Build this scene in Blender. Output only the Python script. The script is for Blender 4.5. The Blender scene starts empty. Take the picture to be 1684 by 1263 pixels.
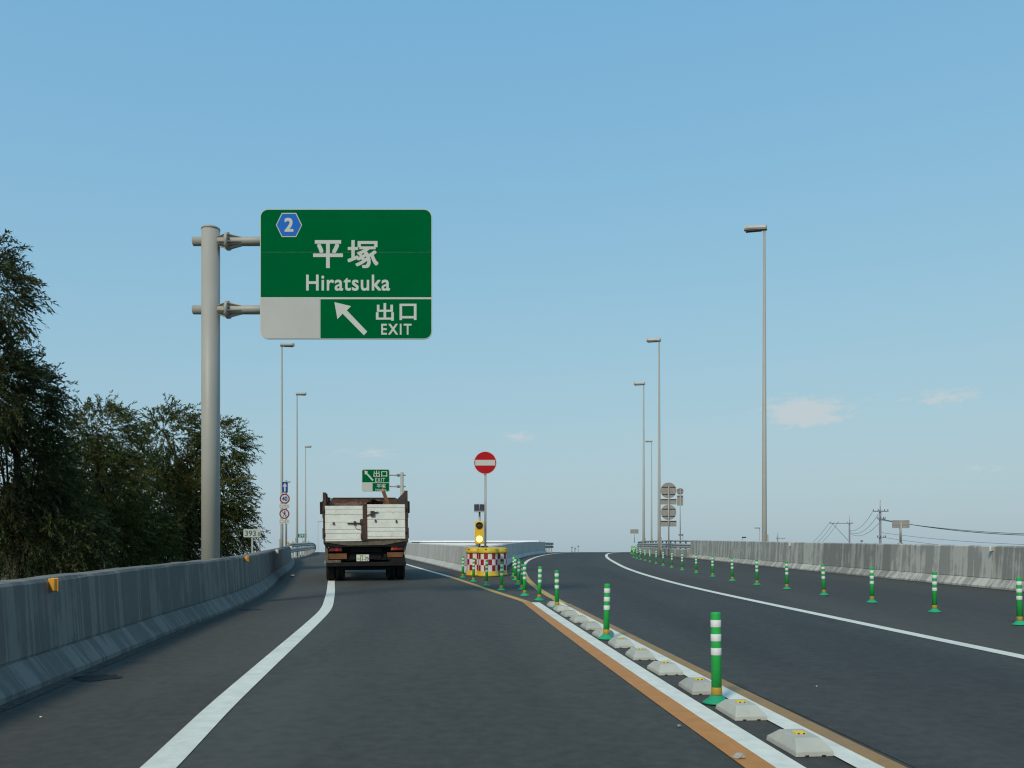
import bpy, bmesh, math, random
import numpy as np
from mathutils import Vector, Matrix

rng = random.Random(7)
nrng = np.random.default_rng(11)
R = math.radians
scene = bpy.context.scene
COL = scene.collection

# ------------------------------------------------------------------ camera
FPX, CX, HY, CAMH, GRADE = 1400.0, 842.0, 917.0, 1.27, 0.022
cam_d = bpy.data.cameras.new('camera')
cam = bpy.data.objects.new('camera', cam_d)
COL.objects.link(cam)
cam.location = (0, 0, CAMH)
cam.rotation_euler = (R(90), 0, 0)
cam_d.sensor_width = 36
cam_d.lens = 36 * FPX / 1684
cam_d.shift_y = (HY - 631.5) / 1684
cam_d.clip_start = 0.1
cam_d.clip_end = 9000
scene.camera = cam

# ------------------------------------------------------------------ sky, sun, exposure
SUN_AZ, SUN_EL = R(206), R(40)         # compass-like: 0 = +Y, 90 = +X
world = bpy.data.worlds.new('World')
scene.world = world
world.use_nodes = True
wn, wl = world.node_tree.nodes, world.node_tree.links
wn.clear()
w_out = wn.new('ShaderNodeOutputWorld')
w_bg = wn.new('ShaderNodeBackground')
w_sky = wn.new('ShaderNodeTexSky')
w_sky.sky_type = 'NISHITA'
w_sky.sun_disc = False
w_sky.sun_elevation = SUN_EL
w_sky.sun_rotation = SUN_AZ
w_sky.altitude = 0
w_sky.air_density = 1.0
w_sky.dust_density = 0.3
w_sky.ozone_density = 1.0
w_bg.inputs['Strength'].default_value = 0.1


def wmath(op, a, b=None, c=None):
    n = wn.new('ShaderNodeMath')
    n.operation = op
    for i, v in enumerate((a, b, c)):
        if v is None:
            continue
        if isinstance(v, (int, float)):
            n.inputs[i].default_value = v
        else:
            wl.new(v, n.inputs[i])
    return n.outputs[0]


w_tc = wn.new('ShaderNodeTexCoord')
w_sep = wn.new('ShaderNodeSeparateXYZ')
wl.new(w_tc.outputs['Generated'], w_sep.inputs[0])
az = wmath('ARCTAN2', w_sep.outputs[0], w_sep.outputs[1])
el = wmath('ARCSINE', w_sep.outputs[2])
SECT = 2 * math.pi / 5                  # the same small fair-weather clouds recur all round the horizon
azw = wmath('SUBTRACT', wmath('FLOORED_MODULO', wmath('ADD', az, SECT / 2), SECT), SECT / 2)
w_noise = wn.new('ShaderNodeTexNoise')
w_noise.inputs['Scale'].default_value = 55
w_noise.inputs['Detail'].default_value = 7
w_noise.inputs['Roughness'].default_value = 0.62
w_map = wn.new('ShaderNodeMapping')
w_map.inputs['Scale'].default_value = (1, 1, 2.6)
wl.new(w_tc.outputs['Generated'], w_map.inputs[0])
wl.new(w_map.outputs[0], w_noise.inputs['Vector'])
total = None
for (px, py, a, b, k) in ((1308, 674, 50, 24, 1.0), (1345, 686, 50, 16, .75), (1558, 653, 42, 14, .75), (610, 746, 62, 12, .62),
                          (850, 717, 28, 11, .65), (1600, 770, 50, 12, .4), (1440, 655, 60, 12, .3)):
    ca = math.atan2(px - CX, FPX)
    ce = math.atan2((HY - py), math.hypot(FPX, px - CX))
    dx = wmath('DIVIDE', wmath('SUBTRACT', azw, ca), a / FPX)
    dy = wmath('DIVIDE', wmath('SUBTRACT', el, ce), b / FPX)
    r2 = wmath('ADD', wmath('MULTIPLY', dx, dx), wmath('MULTIPLY', dy, dy))
    m = wmath('MULTIPLY', wmath('EXPONENT', wmath('MULTIPLY', r2, -1.0)), k)
    total = m if total is None else wmath('ADD', total, m)
dens = wmath('SUBTRACT', wmath('ADD', total, wmath('MULTIPLY', wmath('SUBTRACT', w_noise.outputs['Fac'], 0.5), 2.4)), 0.25)
dens = wmath('MULTIPLY', dens, wmath('MINIMUM', wmath('MULTIPLY', total, 3.0), 1.0))
w_ramp = wn.new('ShaderNodeMapRange')
w_ramp.interpolation_type = 'SMOOTHSTEP'
w_ramp.inputs['From Min'].default_value = 0.0
w_ramp.inputs['From Max'].default_value = 0.75
w_ramp.inputs['To Max'].default_value = 0.72
wl.new(dens, w_ramp.inputs['Value'])
# camera response of the clear sky per channel, then the pale horizon haze, the same in every direction
w_rgb = wn.new('ShaderNodeSeparateColor')
wl.new(w_sky.outputs[0], w_rgb.inputs[0])
w_com = wn.new('ShaderNodeCombineColor')
for i, (g, k) in enumerate(((.60, .554), (.35, .687), (.15, .756))):
    wl.new(wmath('MULTIPLY', wmath('POWER', wmath('MULTIPLY', w_rgb.outputs[i], .15), g), k * 10), w_com.inputs[i])
haze = wmath('EXPONENT', wmath('DIVIDE', wmath('MAXIMUM', el, 0.0), R(-10.5)))
w_hz = wn.new('ShaderNodeMix')
w_hz.data_type = 'RGBA'
wl.new(haze, w_hz.inputs['Factor'])
wl.new(w_com.outputs[0], w_hz.inputs['A'])
w_hz.inputs['B'].default_value = (3.55, 4.70, 5.30, 1)
w_mix = wn.new('ShaderNodeMix')
w_mix.data_type = 'RGBA'
wl.new(w_ramp.outputs[0], w_mix.inputs['Factor'])
wl.new(w_hz.outputs['Result'], w_mix.inputs['A'])
w_mix.inputs['B'].default_value = (5.7, 6.2, 6.35, 1)
wl.new(w_mix.outputs['Result'], w_bg.inputs['Color'])
wl.new(w_bg.outputs[0], w_out.inputs[0])

sun_d = bpy.data.lights.new('sun', 'SUN')
sun_d.energy = 2.6
sun_d.angle = R(10)
sun_d.color = (1.0, 0.88, 0.70)
sun = bpy.data.objects.new('sun', sun_d)
COL.objects.link(sun)
sdir = Vector((math.sin(SUN_AZ) * math.cos(SUN_EL), math.cos(SUN_AZ) * math.cos(SUN_EL), math.sin(SUN_EL)))
sun.rotation_euler = sdir.to_track_quat('Z', 'Y').to_euler()
sun.location = (-30, -40, 60)

vs = scene.view_settings
vs.view_transform = 'Standard'
vs.look = 'None'
vs.exposure = 0.0
vs.gamma = 1.0
vs.use_curve_mapping = False
scene.render.engine = 'CYCLES'
scene.cycles.use_denoising = True
scene.cycles.filter_width = 1.2
scene.cycles.max_bounces = 6
scene.cycles.transparent_max_bounces = 4
scene.cycles.caustics_reflective = False
scene.cycles.caustics_refractive = False
scene.render.film_transparent = False


# ------------------------------------------------------------------ materials
def _mat(name):
    m = bpy.data.materials.new(name)
    m.use_nodes = True
    nt = m.node_tree
    return m, nt.nodes, nt.links, nt.nodes['Principled BSDF']


def _noise(n, l, scale, detail=5, vec=None, rough=.55):
    t = n.new('ShaderNodeTexNoise')
    t.inputs['Scale'].default_value = scale
    t.inputs['Detail'].default_value = detail
    t.inputs['Roughness'].default_value = rough
    if vec is not None:
        l.new(vec, t.inputs['Vector'])
    return t.outputs['Fac']


def _ramp(n, l, fac, stops):
    r = n.new('ShaderNodeValToRGB')
    e = r.color_ramp.elements
    while len(e) < len(stops):
        e.new(0.5)
    for i, (p, c) in enumerate(stops):
        e[i].position = p
        e[i].color = (*c, 1) if len(c) == 3 else c
    l.new(fac, r.inputs[0])
    return r.outputs[0]


def _bump(n, l, b, h, strength, dist):
    bp = n.new('ShaderNodeBump')
    bp.inputs['Strength'].default_value = strength
    bp.inputs['Distance'].default_value = dist
    l.new(h, bp.inputs['Height'])
    l.new(bp.outputs[0], b.inputs['Normal'])


def _vec(n, l, scale=(1, 1, 1), kind='Object'):
    tc = n.new('ShaderNodeTexCoord')
    mp = n.new('ShaderNodeMapping')
    mp.inputs['Scale'].default_value = scale
    if kind == 'World':
        g = n.new('ShaderNodeNewGeometry')
        l.new(g.outputs['Position'], mp.inputs[0])
    else:
        l.new(tc.outputs[kind], mp.inputs[0])
    return mp.outputs[0]


def _mix(n, l, fac, a, b, mode='MIX'):
    m = n.new('ShaderNodeMix')
    m.data_type = 'RGBA'
    m.blend_type = mode
    for key, v in (('Factor', fac), ('A', a), ('B', b)):
        s = m.inputs[key]
        if isinstance(v, (int, float)):
            s.default_value = v
        elif isinstance(v, tuple):
            s.default_value = (*v, 1)
        else:
            l.new(v, s)
    return m.outputs['Result']


def c_mul(c, k):
    return tuple(min(1, x * k) for x in c)


def plain(name, col, rough=.6, metal=0.0, var=.18, scale=3.0, bump=.0, dirt=None, spec=.4, objvar=.0):
    """painted / metal / plastic surface with uneven tone and optional grime"""
    m, n, l, b = _mat(name)
    v0 = _vec(n, l)
    oi = n.new('ShaderNodeObjectInfo')
    ofs = n.new('ShaderNodeVectorMath'); ofs.operation = 'SCALE'
    ofs.inputs[0].default_value = (13.0, 29.0, 41.0)
    l.new(oi.outputs['Random'], ofs.inputs['Scale'])
    addv = n.new('ShaderNodeVectorMath'); addv.operation = 'ADD'
    l.new(v0, addv.inputs[0]); l.new(ofs.outputs[0], addv.inputs[1])
    v = addv.outputs[0]
    f = _noise(n, l, scale, 6, v)
    c = _ramp(n, l, f, [(.3, c_mul(col, 1 - var)), (.7, c_mul(col, 1 + var * .6))])
    if dirt:
        amt, dc = dirt
        f2 = _noise(n, l, scale * 3.1, 8, v, .7)
        msk = _ramp(n, l, f2, [(.62 - amt * .4, (0, 0, 0)), (.78 - amt * .3, (1, 1, 1))])
        c = _mix(n, l, msk, c, dc)
    if objvar:
        hv = n.new('ShaderNodeMapRange')
        l.new(oi.outputs['Random'], hv.inputs[0])
        hv.inputs['To Min'].default_value = 1 - objvar
        hv.inputs['To Max'].default_value = 1 + objvar * .4
        vm = n.new('ShaderNodeVectorMath'); vm.operation = 'SCALE'
        l.new(c, vm.inputs[0]); l.new(hv.outputs[0], vm.inputs['Scale'])
        c = vm.outputs[0]
    l.new(c, b.inputs['Base Color'])
    b.inputs['Roughness'].default_value = rough
    b.inputs['Metallic'].default_value = metal
    b.inputs['Specular IOR Level'].default_value = spec
    if bump:
        _bump(n, l, b, _noise(n, l, scale * 8, 6, v), bump, .01)
    return m


def asphalt(name, lo, hi, tint=(1, 1, 1)):
    m, n, l, b = _mat(name)
    v = _vec(n, l, (1, 1, 1), 'World')
    fine = _noise(n, l, 70, 4, v, .75)
    mid = _noise(n, l, 9, 6, v)
    vl = _vec(n, l, (.55, .07, 1), 'World')
    big = _noise(n, l, 1.0, 4, vl)
    mix1 = n.new('ShaderNodeMath'); mix1.operation = 'MULTIPLY_ADD'
    l.new(fine, mix1.inputs[0]); mix1.inputs[1].default_value = .8; l.new(mid, mix1.inputs[2])
    mix2 = n.new('ShaderNodeMath'); mix2.operation = 'MULTIPLY_ADD'
    l.new(big, mix2.inputs[0]); mix2.inputs[1].default_value = 1.1; l.new(mix1.outputs[0], mix2.inputs[2])
    sc_ = n.new('ShaderNodeMath'); sc_.operation = 'MULTIPLY'; l.new(mix2.outputs[0], sc_.inputs[0]); sc_.inputs[1].default_value = .5
    c = _ramp(n, l, sc_.outputs[0], [(.61, tuple(lo * t for t in tint)), (.84, tuple(hi * t for t in tint))])
    r = c
    at = n.new('ShaderNodeAttribute'); at.attribute_name = 'wear'
    wv = n.new('ShaderNodeVectorMath'); wv.operation = 'SCALE'
    l.new(r, wv.inputs[0]); l.new(at.outputs['Fac'], wv.inputs['Scale'])
    r = wv.outputs[0]
    spk = _noise(n, l, 55, 2, v, .5)
    msk = _ramp(n, l, spk, [(.70, (0, 0, 0)), (.78, (.35, .35, .35))])
    c = _mix(n, l, msk, r, (.13, .13, .125))
    l.new(c, b.inputs['Base Color'])
    b.inputs['Roughness'].default_value = .82
    b.inputs['Specular IOR Level'].default_value = .25
    _bump(n, l, b, fine, .35, .006)
    return m


def concrete(name, base, stain, amt=.5, streak=3.0, tint_var=.25, light=None):
    m, n, l, b = _mat(name)
    v = _vec(n, l, (1, 1, 1), 'World')
    vs_ = _vec(n, l, (streak * .2, streak, .10), 'World')
    vs2 = _vec(n, l, (streak * .5, streak * 4, .3), 'World')
    oi = n.new('ShaderNodeObjectInfo')
    s = _noise(n, l, 1.0, 5, vs_, .62)
    s2 = _noise(n, l, 1.0, 4, vs2, .6)
    mid = _noise(n, l, 2.3, 7, v)
    ad = n.new('ShaderNodeMath'); ad.operation = 'MULTIPLY_ADD'
    l.new(s2, ad.inputs[0]); ad.inputs[1].default_value = .5; l.new(s, ad.inputs[2])
    ad2 = n.new('ShaderNodeMath'); ad2.operation = 'MULTIPLY_ADD'
    l.new(mid, ad2.inputs[0]); ad2.inputs[1].default_value = .45; l.new(ad.outputs[0], ad2.inputs[2])
    msk = _ramp(n, l, ad2.outputs[0], [(.98 - .22 * amt, (0, 0, 0)), (1.22 - .22 * amt, (1, 1, 1))])
    c = _mix(n, l, msk, base, stain)
    if light:
        s3 = _noise(n, l, 1.0, 3, _vec(n, l, (streak * .3, streak * 1.7, .05), 'World'), .5)
        mk3 = _ramp(n, l, s3, [(.62, (0, 0, 0)), (.66, (.8, .8, .8))])
        c = _mix(n, l, mk3, c, light)
    fine = _noise(n, l, 60, 5, v, .7)
    c = _mix(n, l, .25, c, _ramp(n, l, fine, [(.3, c_mul(base, .55)), (.7, c_mul(base, 1.2))]))
    hv = n.new('ShaderNodeMapRange')
    l.new(oi.outputs['Random'], hv.inputs[0])
    hv.inputs['To Min'].default_value = 1 - tint_var
    hv.inputs['To Max'].default_value = 1 + tint_var * .35
    vm = n.new('ShaderNodeVectorMath'); vm.operation = 'SCALE'
    l.new(c, vm.inputs[0]); l.new(hv.outputs[0], vm.inputs['Scale'])
    l.new(vm.outputs[0], b.inputs['Base Color'])
    b.inputs['Roughness'].default_value = .88
    b.inputs['Specular IOR Level'].default_value = .2
    _bump(n, l, b, fine, .25, .008)
    return m


def road_paint(name, col, wear=.3):
    m, n, l, b = _mat(name)
    v = _vec(n, l, (1, 1, 1), 'World')
    f = _noise(n, l, 7, 8, v, .65)
    c = _ramp(n, l, f, [(.32, c_mul(col, .82)), (.62, col)])
    f2 = _noise(n, l, 45, 5, v, .75)
    msk = _ramp(n, l, f2, [(.70 - wear * .16, (0, 0, 0)), (.80 - wear * .12, (.7, .7, .7))])
    c = _mix(n, l, msk, c, (.10, .10, .095))
    f3 = _noise(n, l, 1.2, 4, v)
    c = _mix(n, l, _ramp(n, l, f3, [(.5, (0, 0, 0)), (.75, (.35 * wear + .1,) * 3)]), c, (.20, .19, .175))
    l.new(c, b.inputs['Base Color'])
    b.inputs['Roughness'].default_value = .65
    _bump(n, l, b, f2, .3, .004)
    return m


def emitter(name, col, strength):
    m, n, l, b = _mat(name)
    b.inputs['Base Color'].default_value = (*col, 1)
    b.inputs['Emission Color'].default_value = (*col, 1)
    b.inputs['Emission Strength'].default_value = strength
    return m


def foliage(name, dark, light, warm):
    m, n, l, b = _mat(name)
    v = _vec(n, l, (1, 1, 1), 'World')
    big = _noise(n, l, 1.1, 4, v)
    sm = _noise(n, l, 9, 2, v)
    c = _ramp(n, l, sm, [(.3, dark), (.7, light)])
    c = _mix(n, l, _ramp(n, l, big, [(.48, (0, 0, 0)), (.66, (.8, .8, .8))]), c, warm)  # larger warm clumps: olive leaf tone, with sunlit variation also put into the colour
    l.new(c, b.inputs['Base Color'])
    b.inputs['Roughness'].default_value = .6
    b.inputs['Specular IOR Level'].default_value = .3
    tr = n.new('ShaderNodeBsdfTranslucent')
    l.new(c, tr.inputs['Color'])
    ms = n.new('ShaderNodeMixShader')
    ms.inputs[0].default_value = .30
    l.new(b.outputs[0], ms.inputs[1]); l.new(tr.outputs[0], ms.inputs[2])
    l.new(ms.outputs[0], n['Material Output'].inputs[0])
    return m


M = {}
M['asphalt_shoulder'] = asphalt('asphalt_shoulder', .046, .069, (1.05, 1.0, .86))
M['asphalt_ramp'] = asphalt('asphalt_ramp', .043, .068, (1.0, 1.0, .87))
M['asphalt_main'] = asphalt('asphalt_main', .037, .061, (.97, 1.0, .93))
M['grass_ground'] = plain('ground_earth', (.075, .085, .04), .95, var=.4, scale=.4)
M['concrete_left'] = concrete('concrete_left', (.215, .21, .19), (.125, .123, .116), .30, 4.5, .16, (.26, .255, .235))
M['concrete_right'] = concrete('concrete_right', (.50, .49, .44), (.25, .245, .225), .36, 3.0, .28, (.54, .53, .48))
M['concrete_new'] = concrete('concrete_new', (.50, .50, .47), (.41, .41, .385), .3, 1.6, .06)
M['white_paint'] = road_paint('white_road_paint', (.72, .715, .62), .22)
M['orange_paint'] = road_paint('orange_road_paint', (.50, .205, .04), .3)
M['brown_paint'] = road_paint('worn_ochre_road_paint', (.32, .18, .055), .6)
M['yellow_paint'] = road_paint('faded_yellow_road_paint', (.50, .31, .07), .4)
M['galv'] = plain('galvanised_steel', (.36, .365, .35), .55, .25, .12, 2.0, .05)
M['pole_paint'] = plain('beige_grey_pole_paint', (.34, .335, .30), .5, .0, .06, 1.2, .03, (.06, (.3, .28, .24)))
M['galv_dark'] = plain('weathered_sign_back', (.30, .29, .265), .6, .1, .12, 4.0)
M['sign_green'] = plain('sign_green', (.0, .112, .034), .6, 0, .06, 1.5, spec=.0)
M['sign_white'] = plain('sign_white', (.52, .545, .52), .5, 0, .05, 1.5, spec=.08)
M['sign_blank'] = plain('sign_blank_cover', (.46, .475, .455), .55, 0, .04, 2.0, spec=.08)
M['sign_blue'] = plain('sign_blue', (.010, .13, .52), .45, 0, .05, 2.0, spec=.08)
M['sign_navy'] = plain('sign_navy', (.012, .06, .24), .45, 0, .05, 2.0, spec=.08)
M['sign_red'] = plain('sign_red', (.42, .012, .018), .45, 0, .08, 2.0, spec=.08)
M['sign_dark_red'] = plain('sign_dark_red', (.20, .012, .03), .5, 0, .08, 2.0, spec=.08)
M['sign_teal'] = plain('sign_teal', (.0, .16, .14), .5, 0, .06, 2.0, spec=.08)
M['ink'] = plain('dark_ink', (.02, .03, .04), .6)
M['ink_teal'] = plain('teal_ink', (.01, .13, .12), .6)
M['post_green'] = plain('post_green_plastic', (.024, .39, .075), .5, 0, .10, 5.0, .04, (.12, (.07, .16, .07)), .2, .16)
M['post_base'] = plain('post_base_green_plastic', (.02, .34, .17), .55, 0, .15, 6.0, .05, (.22, (.07, .14, .10)), .25, .12)
M['post_white'] = plain('post_white_band', (.68, .70, .70), .5, 0, .05, 8.0)
M['post_yellow'] = plain('post_ochre_band', (.42, .26, .03), .5, 0, .1, 8.0)
M['block'] = plain('block_plastic', (.43, .435, .38), .65, 0, .09, 7.0, .08, (.10, (.33, .32, .28)), .3, .14)
M['reflector_yellow'] = plain('yellow_reflector', (.75, .50, .02), .35, 0, .05, 20)
M['reflector_orange'] = plain('orange_reflector', (.62, .30, .04), .4, 0, .15, 20)
M['reflector_white'] = plain('white_reflector', (.66, .67, .62), .4, 0, .1, 20)
M['drum_yellow'] = plain('drum_yellow_plastic', (.58, .42, .035), .5, 0, .12, 4.0, .06, (.1, (.25, .2, .06)))
M['drum_red'] = plain('drum_red_tape', (.33, .012, .022), .45, 0, .1, 6.0)
M['drum_white'] = plain('drum_white_tape', (.66, .67, .66), .5, 0, .06, 6.0)
M['beacon_yellow'] = plain('beacon_yellow_paint', (.74, .47, .02), .45, 0, .06, 5)
M['lens_dark'] = plain('unlit_lens', (.045, .04, .035), .25, 0, .2, 20)
M['lens_lit'] = emitter('lit_amber_lens', (1.0, .76, .26), 1.5)
M['solar'] = plain('solar_cell', (.012, .016, .035), .25, 0, .1, 10)
M['truck_white'] = plain('worn_white_board_paint', (.74, .76, .70), .6, 0, .12, 3.5, .25, (.10, (.40, .35, .26)))
M['truck_rust'] = plain('rusty_dark_steel', (.060, .038, .028), .8, 0, .45, 5.0, .3, (.3, (.12, .055, .03)))
M['truck_dark'] = plain('grimy_black_steel', (.012, .012, .012), .8, 0, .4, 5.0, .2, (.1, (.03, .027, .02)), .2)
M['truck_sill'] = plain('mud_caked_sill', (.13, .12, .085), .85, 0, .4, 9.0, .3, (.3, (.06, .05, .035)))
M['rust_brown'] = plain('brown_rust', (.10, .052, .032), .85, 0, .4, 5.0, .3, (.25, (.16, .09, .06)))
M['flap_orange'] = plain('dirty_orange_rubber', (.17, .075, .022), .75, 0, .3, 4.0, .1, (.25, (.10, .06, .03)))
M['tyre'] = plain('tyre_rubber', (.010, .010, .010), .9, 0, .3, 8.0, .2)
M['lens_red'] = plain('red_tail_lens', (.46, .02, .015), .3, 0, .1, 8.0)
M['lens_red_dull'] = plain('dusty_red_lens', (.13, .02, .018), .5, 0, .2, 8.0)
M['lens_amber'] = plain('amber_lens', (.42, .10, .03), .35, 0, .1, 8.0)
M['plate'] = plain('number_plate_face', (.66, .68, .56), .5, 0, .05, 8.0)
M['ink_green'] = plain('plate_green_ink', (.03, .09, .05), .6)
M['cab'] = plain('truck_cab_paint', (.20, .25, .28), .4)
M['glass'] = plain('dark_glass', (.03, .04, .05), .1)
M['wood'] = plain('weathered_timber', (.22, .115, .055), .8, 0, .35, 6.0, .2)
M['wood_pale'] = plain('fresh_cut_timber_end', (.46, .34, .16), .8, 0, .2, 9.0)
M['scrap'] = plain('rusty_scrap', (.13, .065, .042), .85, 0, .4, 7.0, .3, (.3, (.22, .15, .11)))
M['roof_white'] = plain('white_roof_sheet', (.80, .82, .83), .45, 0, .03, .5)
M['roof_grey'] = plain('grey_wall_sheet', (.42, .46, .50), .6, 0, .06, .5)
M['pole_concrete'] = plain('spun_concrete_pole', (.20, .21, .24), .8, 0, .12, 2.0)
M['wire'] = plain('black_cable', (.035, .04, .055), .6)
M['insulator'] = plain('dark_porcelain', (.04, .04, .06), .35)
M['stone'] = plain('loose_stone', (.33, .32, .29), .9, 0, .2, 20)
M['litter'] = plain('white_litter', (.7, .7, .69), .7)
M['bark'] = plain('dark_bark', (.045, .036, .026), .9, 0, .3, 6.0, .4)
M['leaf_a'] = foliage('leaf_olive', (.034, .048, .012), (.094, .122, .030), (.135, .132, .034))
M['leaf_b'] = foliage('leaf_dark', (.024, .035, .012), (.066, .084, .025), (.090, .092, .027))
M['navy_lamp'] = plain('dark_navy_lamp', (.015, .02, .05), .5)
M['crack_fill'] = plain('bitumen_patch', (.012, .012, .012), .8, 0, .3, 8.0)


# ------------------------------------------------------------------ mesh helpers
class MB:
    def __init__(s):
        s.v, s.f, s.mi, s.sm = [], [], [], []

    def add(s, verts, faces, mi=0, smooth=False):
        o = len(s.v)
        s.v += [tuple(p) for p in verts]
        for fc in faces:
            s.f.append(tuple(o + i for i in fc))
            s.mi.append(mi)
            s.sm.append(smooth)
        return s

    def box(s, x0, x1, y0, y1, z0, z1, mi=0):
        vs_ = [(x, y, z) for z in (z0, z1) for y in (y0, y1) for x in (x0, x1)]
        return s.add(vs_, [(0, 2, 3, 1), (4, 5, 7, 6), (0, 1, 5, 4), (2, 6, 7, 3), (0, 4, 6, 2), (1, 3, 7, 5)], mi)

    def bbox(s, x0, x1, y0, y1, z0, z1, b=.01, mi=0):
        """box with bevelled edges"""
        bm = bmesh.new()
        bmesh.ops.create_cube(bm, size=1)
        for v in bm.verts:
            v.co = ((x0 + x1) / 2 + v.co.x * (x1 - x0), (y0 + y1) / 2 + v.co.y * (y1 - y0), (z0 + z1) / 2 + v.co.z * (z1 - z0))
        bmesh.ops.bevel(bm, geom=bm.edges[:], offset=b, segments=2, affect='EDGES', profile=.6)
        bm.verts.index_update()
        s.add([v.co[:] for v in bm.verts], [tuple(v.index for v in f.verts) for f in bm.faces], mi)
        bm.free()
        return s

    def tube(s, pts, rad, seg=10, mi=0, cap=True, smooth=True):
        pts = [Vector(p) for p in pts]
        rads = rad if isinstance(rad, (list, tuple)) else [rad] * len(pts)
        n = len(pts)
        ring = []
        ref = None
        for i, p in enumerate(pts):
            t = (pts[min(i + 1, n - 1)] - pts[max(i - 1, 0)]).normalized()
            if ref is None:
                ref = Vector((0, 0, 1)) if abs(t.z) < .9 else Vector((1, 0, 0))
            a = t.cross(ref).normalized()
            bvec = t.cross(a).normalized()
            ref = -bvec if False else ref
            ring.append([p + (a * math.cos(2 * math.pi * k / seg) + bvec * math.sin(2 * math.pi * k / seg)) * rads[i] for k in range(seg)])
        o = len(s.v)
        for r_ in ring:
            s.v += [tuple(q) for q in r_]
        for i in range(n - 1):
            for k in range(seg):
                s.f.append((o + i * seg + k, o + i * seg + (k + 1) % seg, o + (i + 1) * seg + (k + 1) % seg, o + (i + 1) * seg + k))
                s.mi.append(mi); s.sm.append(smooth)
        if cap:
            s.f.append(tuple(o + k for k in range(seg))[::-1]); s.mi.append(mi); s.sm.append(False)
            s.f.append(tuple(o + (n - 1) * seg + k for k in range(seg))); s.mi.append(mi); s.sm.append(False)
        return s

    def lathe(s, prof, seg=24, c=(0, 0, 0), mi=0, smooth=True):
        o = len(s.v)
        for (r_, z) in prof:
            for k in range(seg):
                a = 2 * math.pi * k / seg
                s.v.append((c[0] + r_ * math.cos(a), c[1] + r_ * math.sin(a), c[2] + z))
        for i in range(len(prof) - 1):
            for k in range(seg):
                s.f.append((o + i * seg + k, o + i * seg + (k + 1) % seg, o + (i + 1) * seg + (k + 1) % seg, o + (i + 1) * seg + k))
                s.mi.append(mi); s.sm.append(smooth)
        s.f.append(tuple(o + k for k in range(seg))[::-1]); s.mi.append(mi); s.sm.append(False)
        e = o + (len(prof) - 1) * seg
        s.f.append(tuple(e + k for k in range(seg))); s.mi.append(mi); s.sm.append(False)
        return s

    def prism(s, outline, y0, y1, mi=0):
        """outline in x,z (front, seen from -Y) extruded in y"""
        n = len(outline)
        vs_ = [(x, y0, z) for x, z in outline] + [(x, y1, z) for x, z in outline]
        fs = [tuple(range(n)), tuple(range(2 * n - 1, n - 1, -1))] + [(i, i + n, (i + 1) % n + n, (i + 1) % n) for i in range(n)]
        return s.add(vs_, fs, mi)

    def mesh(s, name, mats, recalc=True):
        me = bpy.data.meshes.new(name)
        me.from_pydata(s.v, [], s.f)
        for m in (mats if isinstance(mats, (list, tuple)) else [mats]):
            me.materials.append(m)
        me.polygons.foreach_set('material_index', s.mi)
        me.polygons.foreach_set('use_smooth', s.sm)
        if recalc:
            bm = bmesh.new(); bm.from_mesh(me)
            bmesh.ops.recalc_face_normals(bm, faces=bm.faces[:])
            bm.to_mesh(me); bm.free()
        me.update()
        return me

    def build(s, name, mats, parent=None, recalc=True):
        return link(name, s.mesh(name, mats, recalc), parent)


def link(name, me, parent=None):
    o = bpy.data.objects.new(name, me)
    COL.objects.link(o)
    o.parent = parent
    return o


def empty(name, loc, rz=0):
    o = bpy.data.objects.new(name, None)
    o.empty_display_size = .2
    COL.objects.link(o)
    o.location = loc
    o.rotation_euler = (0, 0, rz)
    return o


def tag(o, label, cat, group=None):
    o['label'] = label
    o['category'] = cat
    if group:
        o['group'] = group
    return o


def structure(o):
    o['kind'] = 'structure'
    return o


def copy_tree(o, parent=None):
    c = o.copy()
    COL.objects.link(c)
    c.parent = parent
    for ch in list(o.children):
        copy_tree(ch, c)
    return c


ORD = ['nearest', 'second', 'third', 'fourth', 'fifth', 'sixth', 'seventh', 'eighth', 'ninth', 'tenth', 'eleventh', 'twelfth', 'thirteenth',
       'fourteenth', 'fifteenth', 'sixteenth', 'seventeenth', 'eighteenth', 'nineteenth', 'twentieth', 'twenty-first', 'twenty-second',
       'twenty-third', 'twenty-fourth', 'twenty-fifth', 'twenty-sixth', 'twenty-seventh', 'twenty-eighth', 'twenty-ninth', 'thirtieth']


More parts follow.
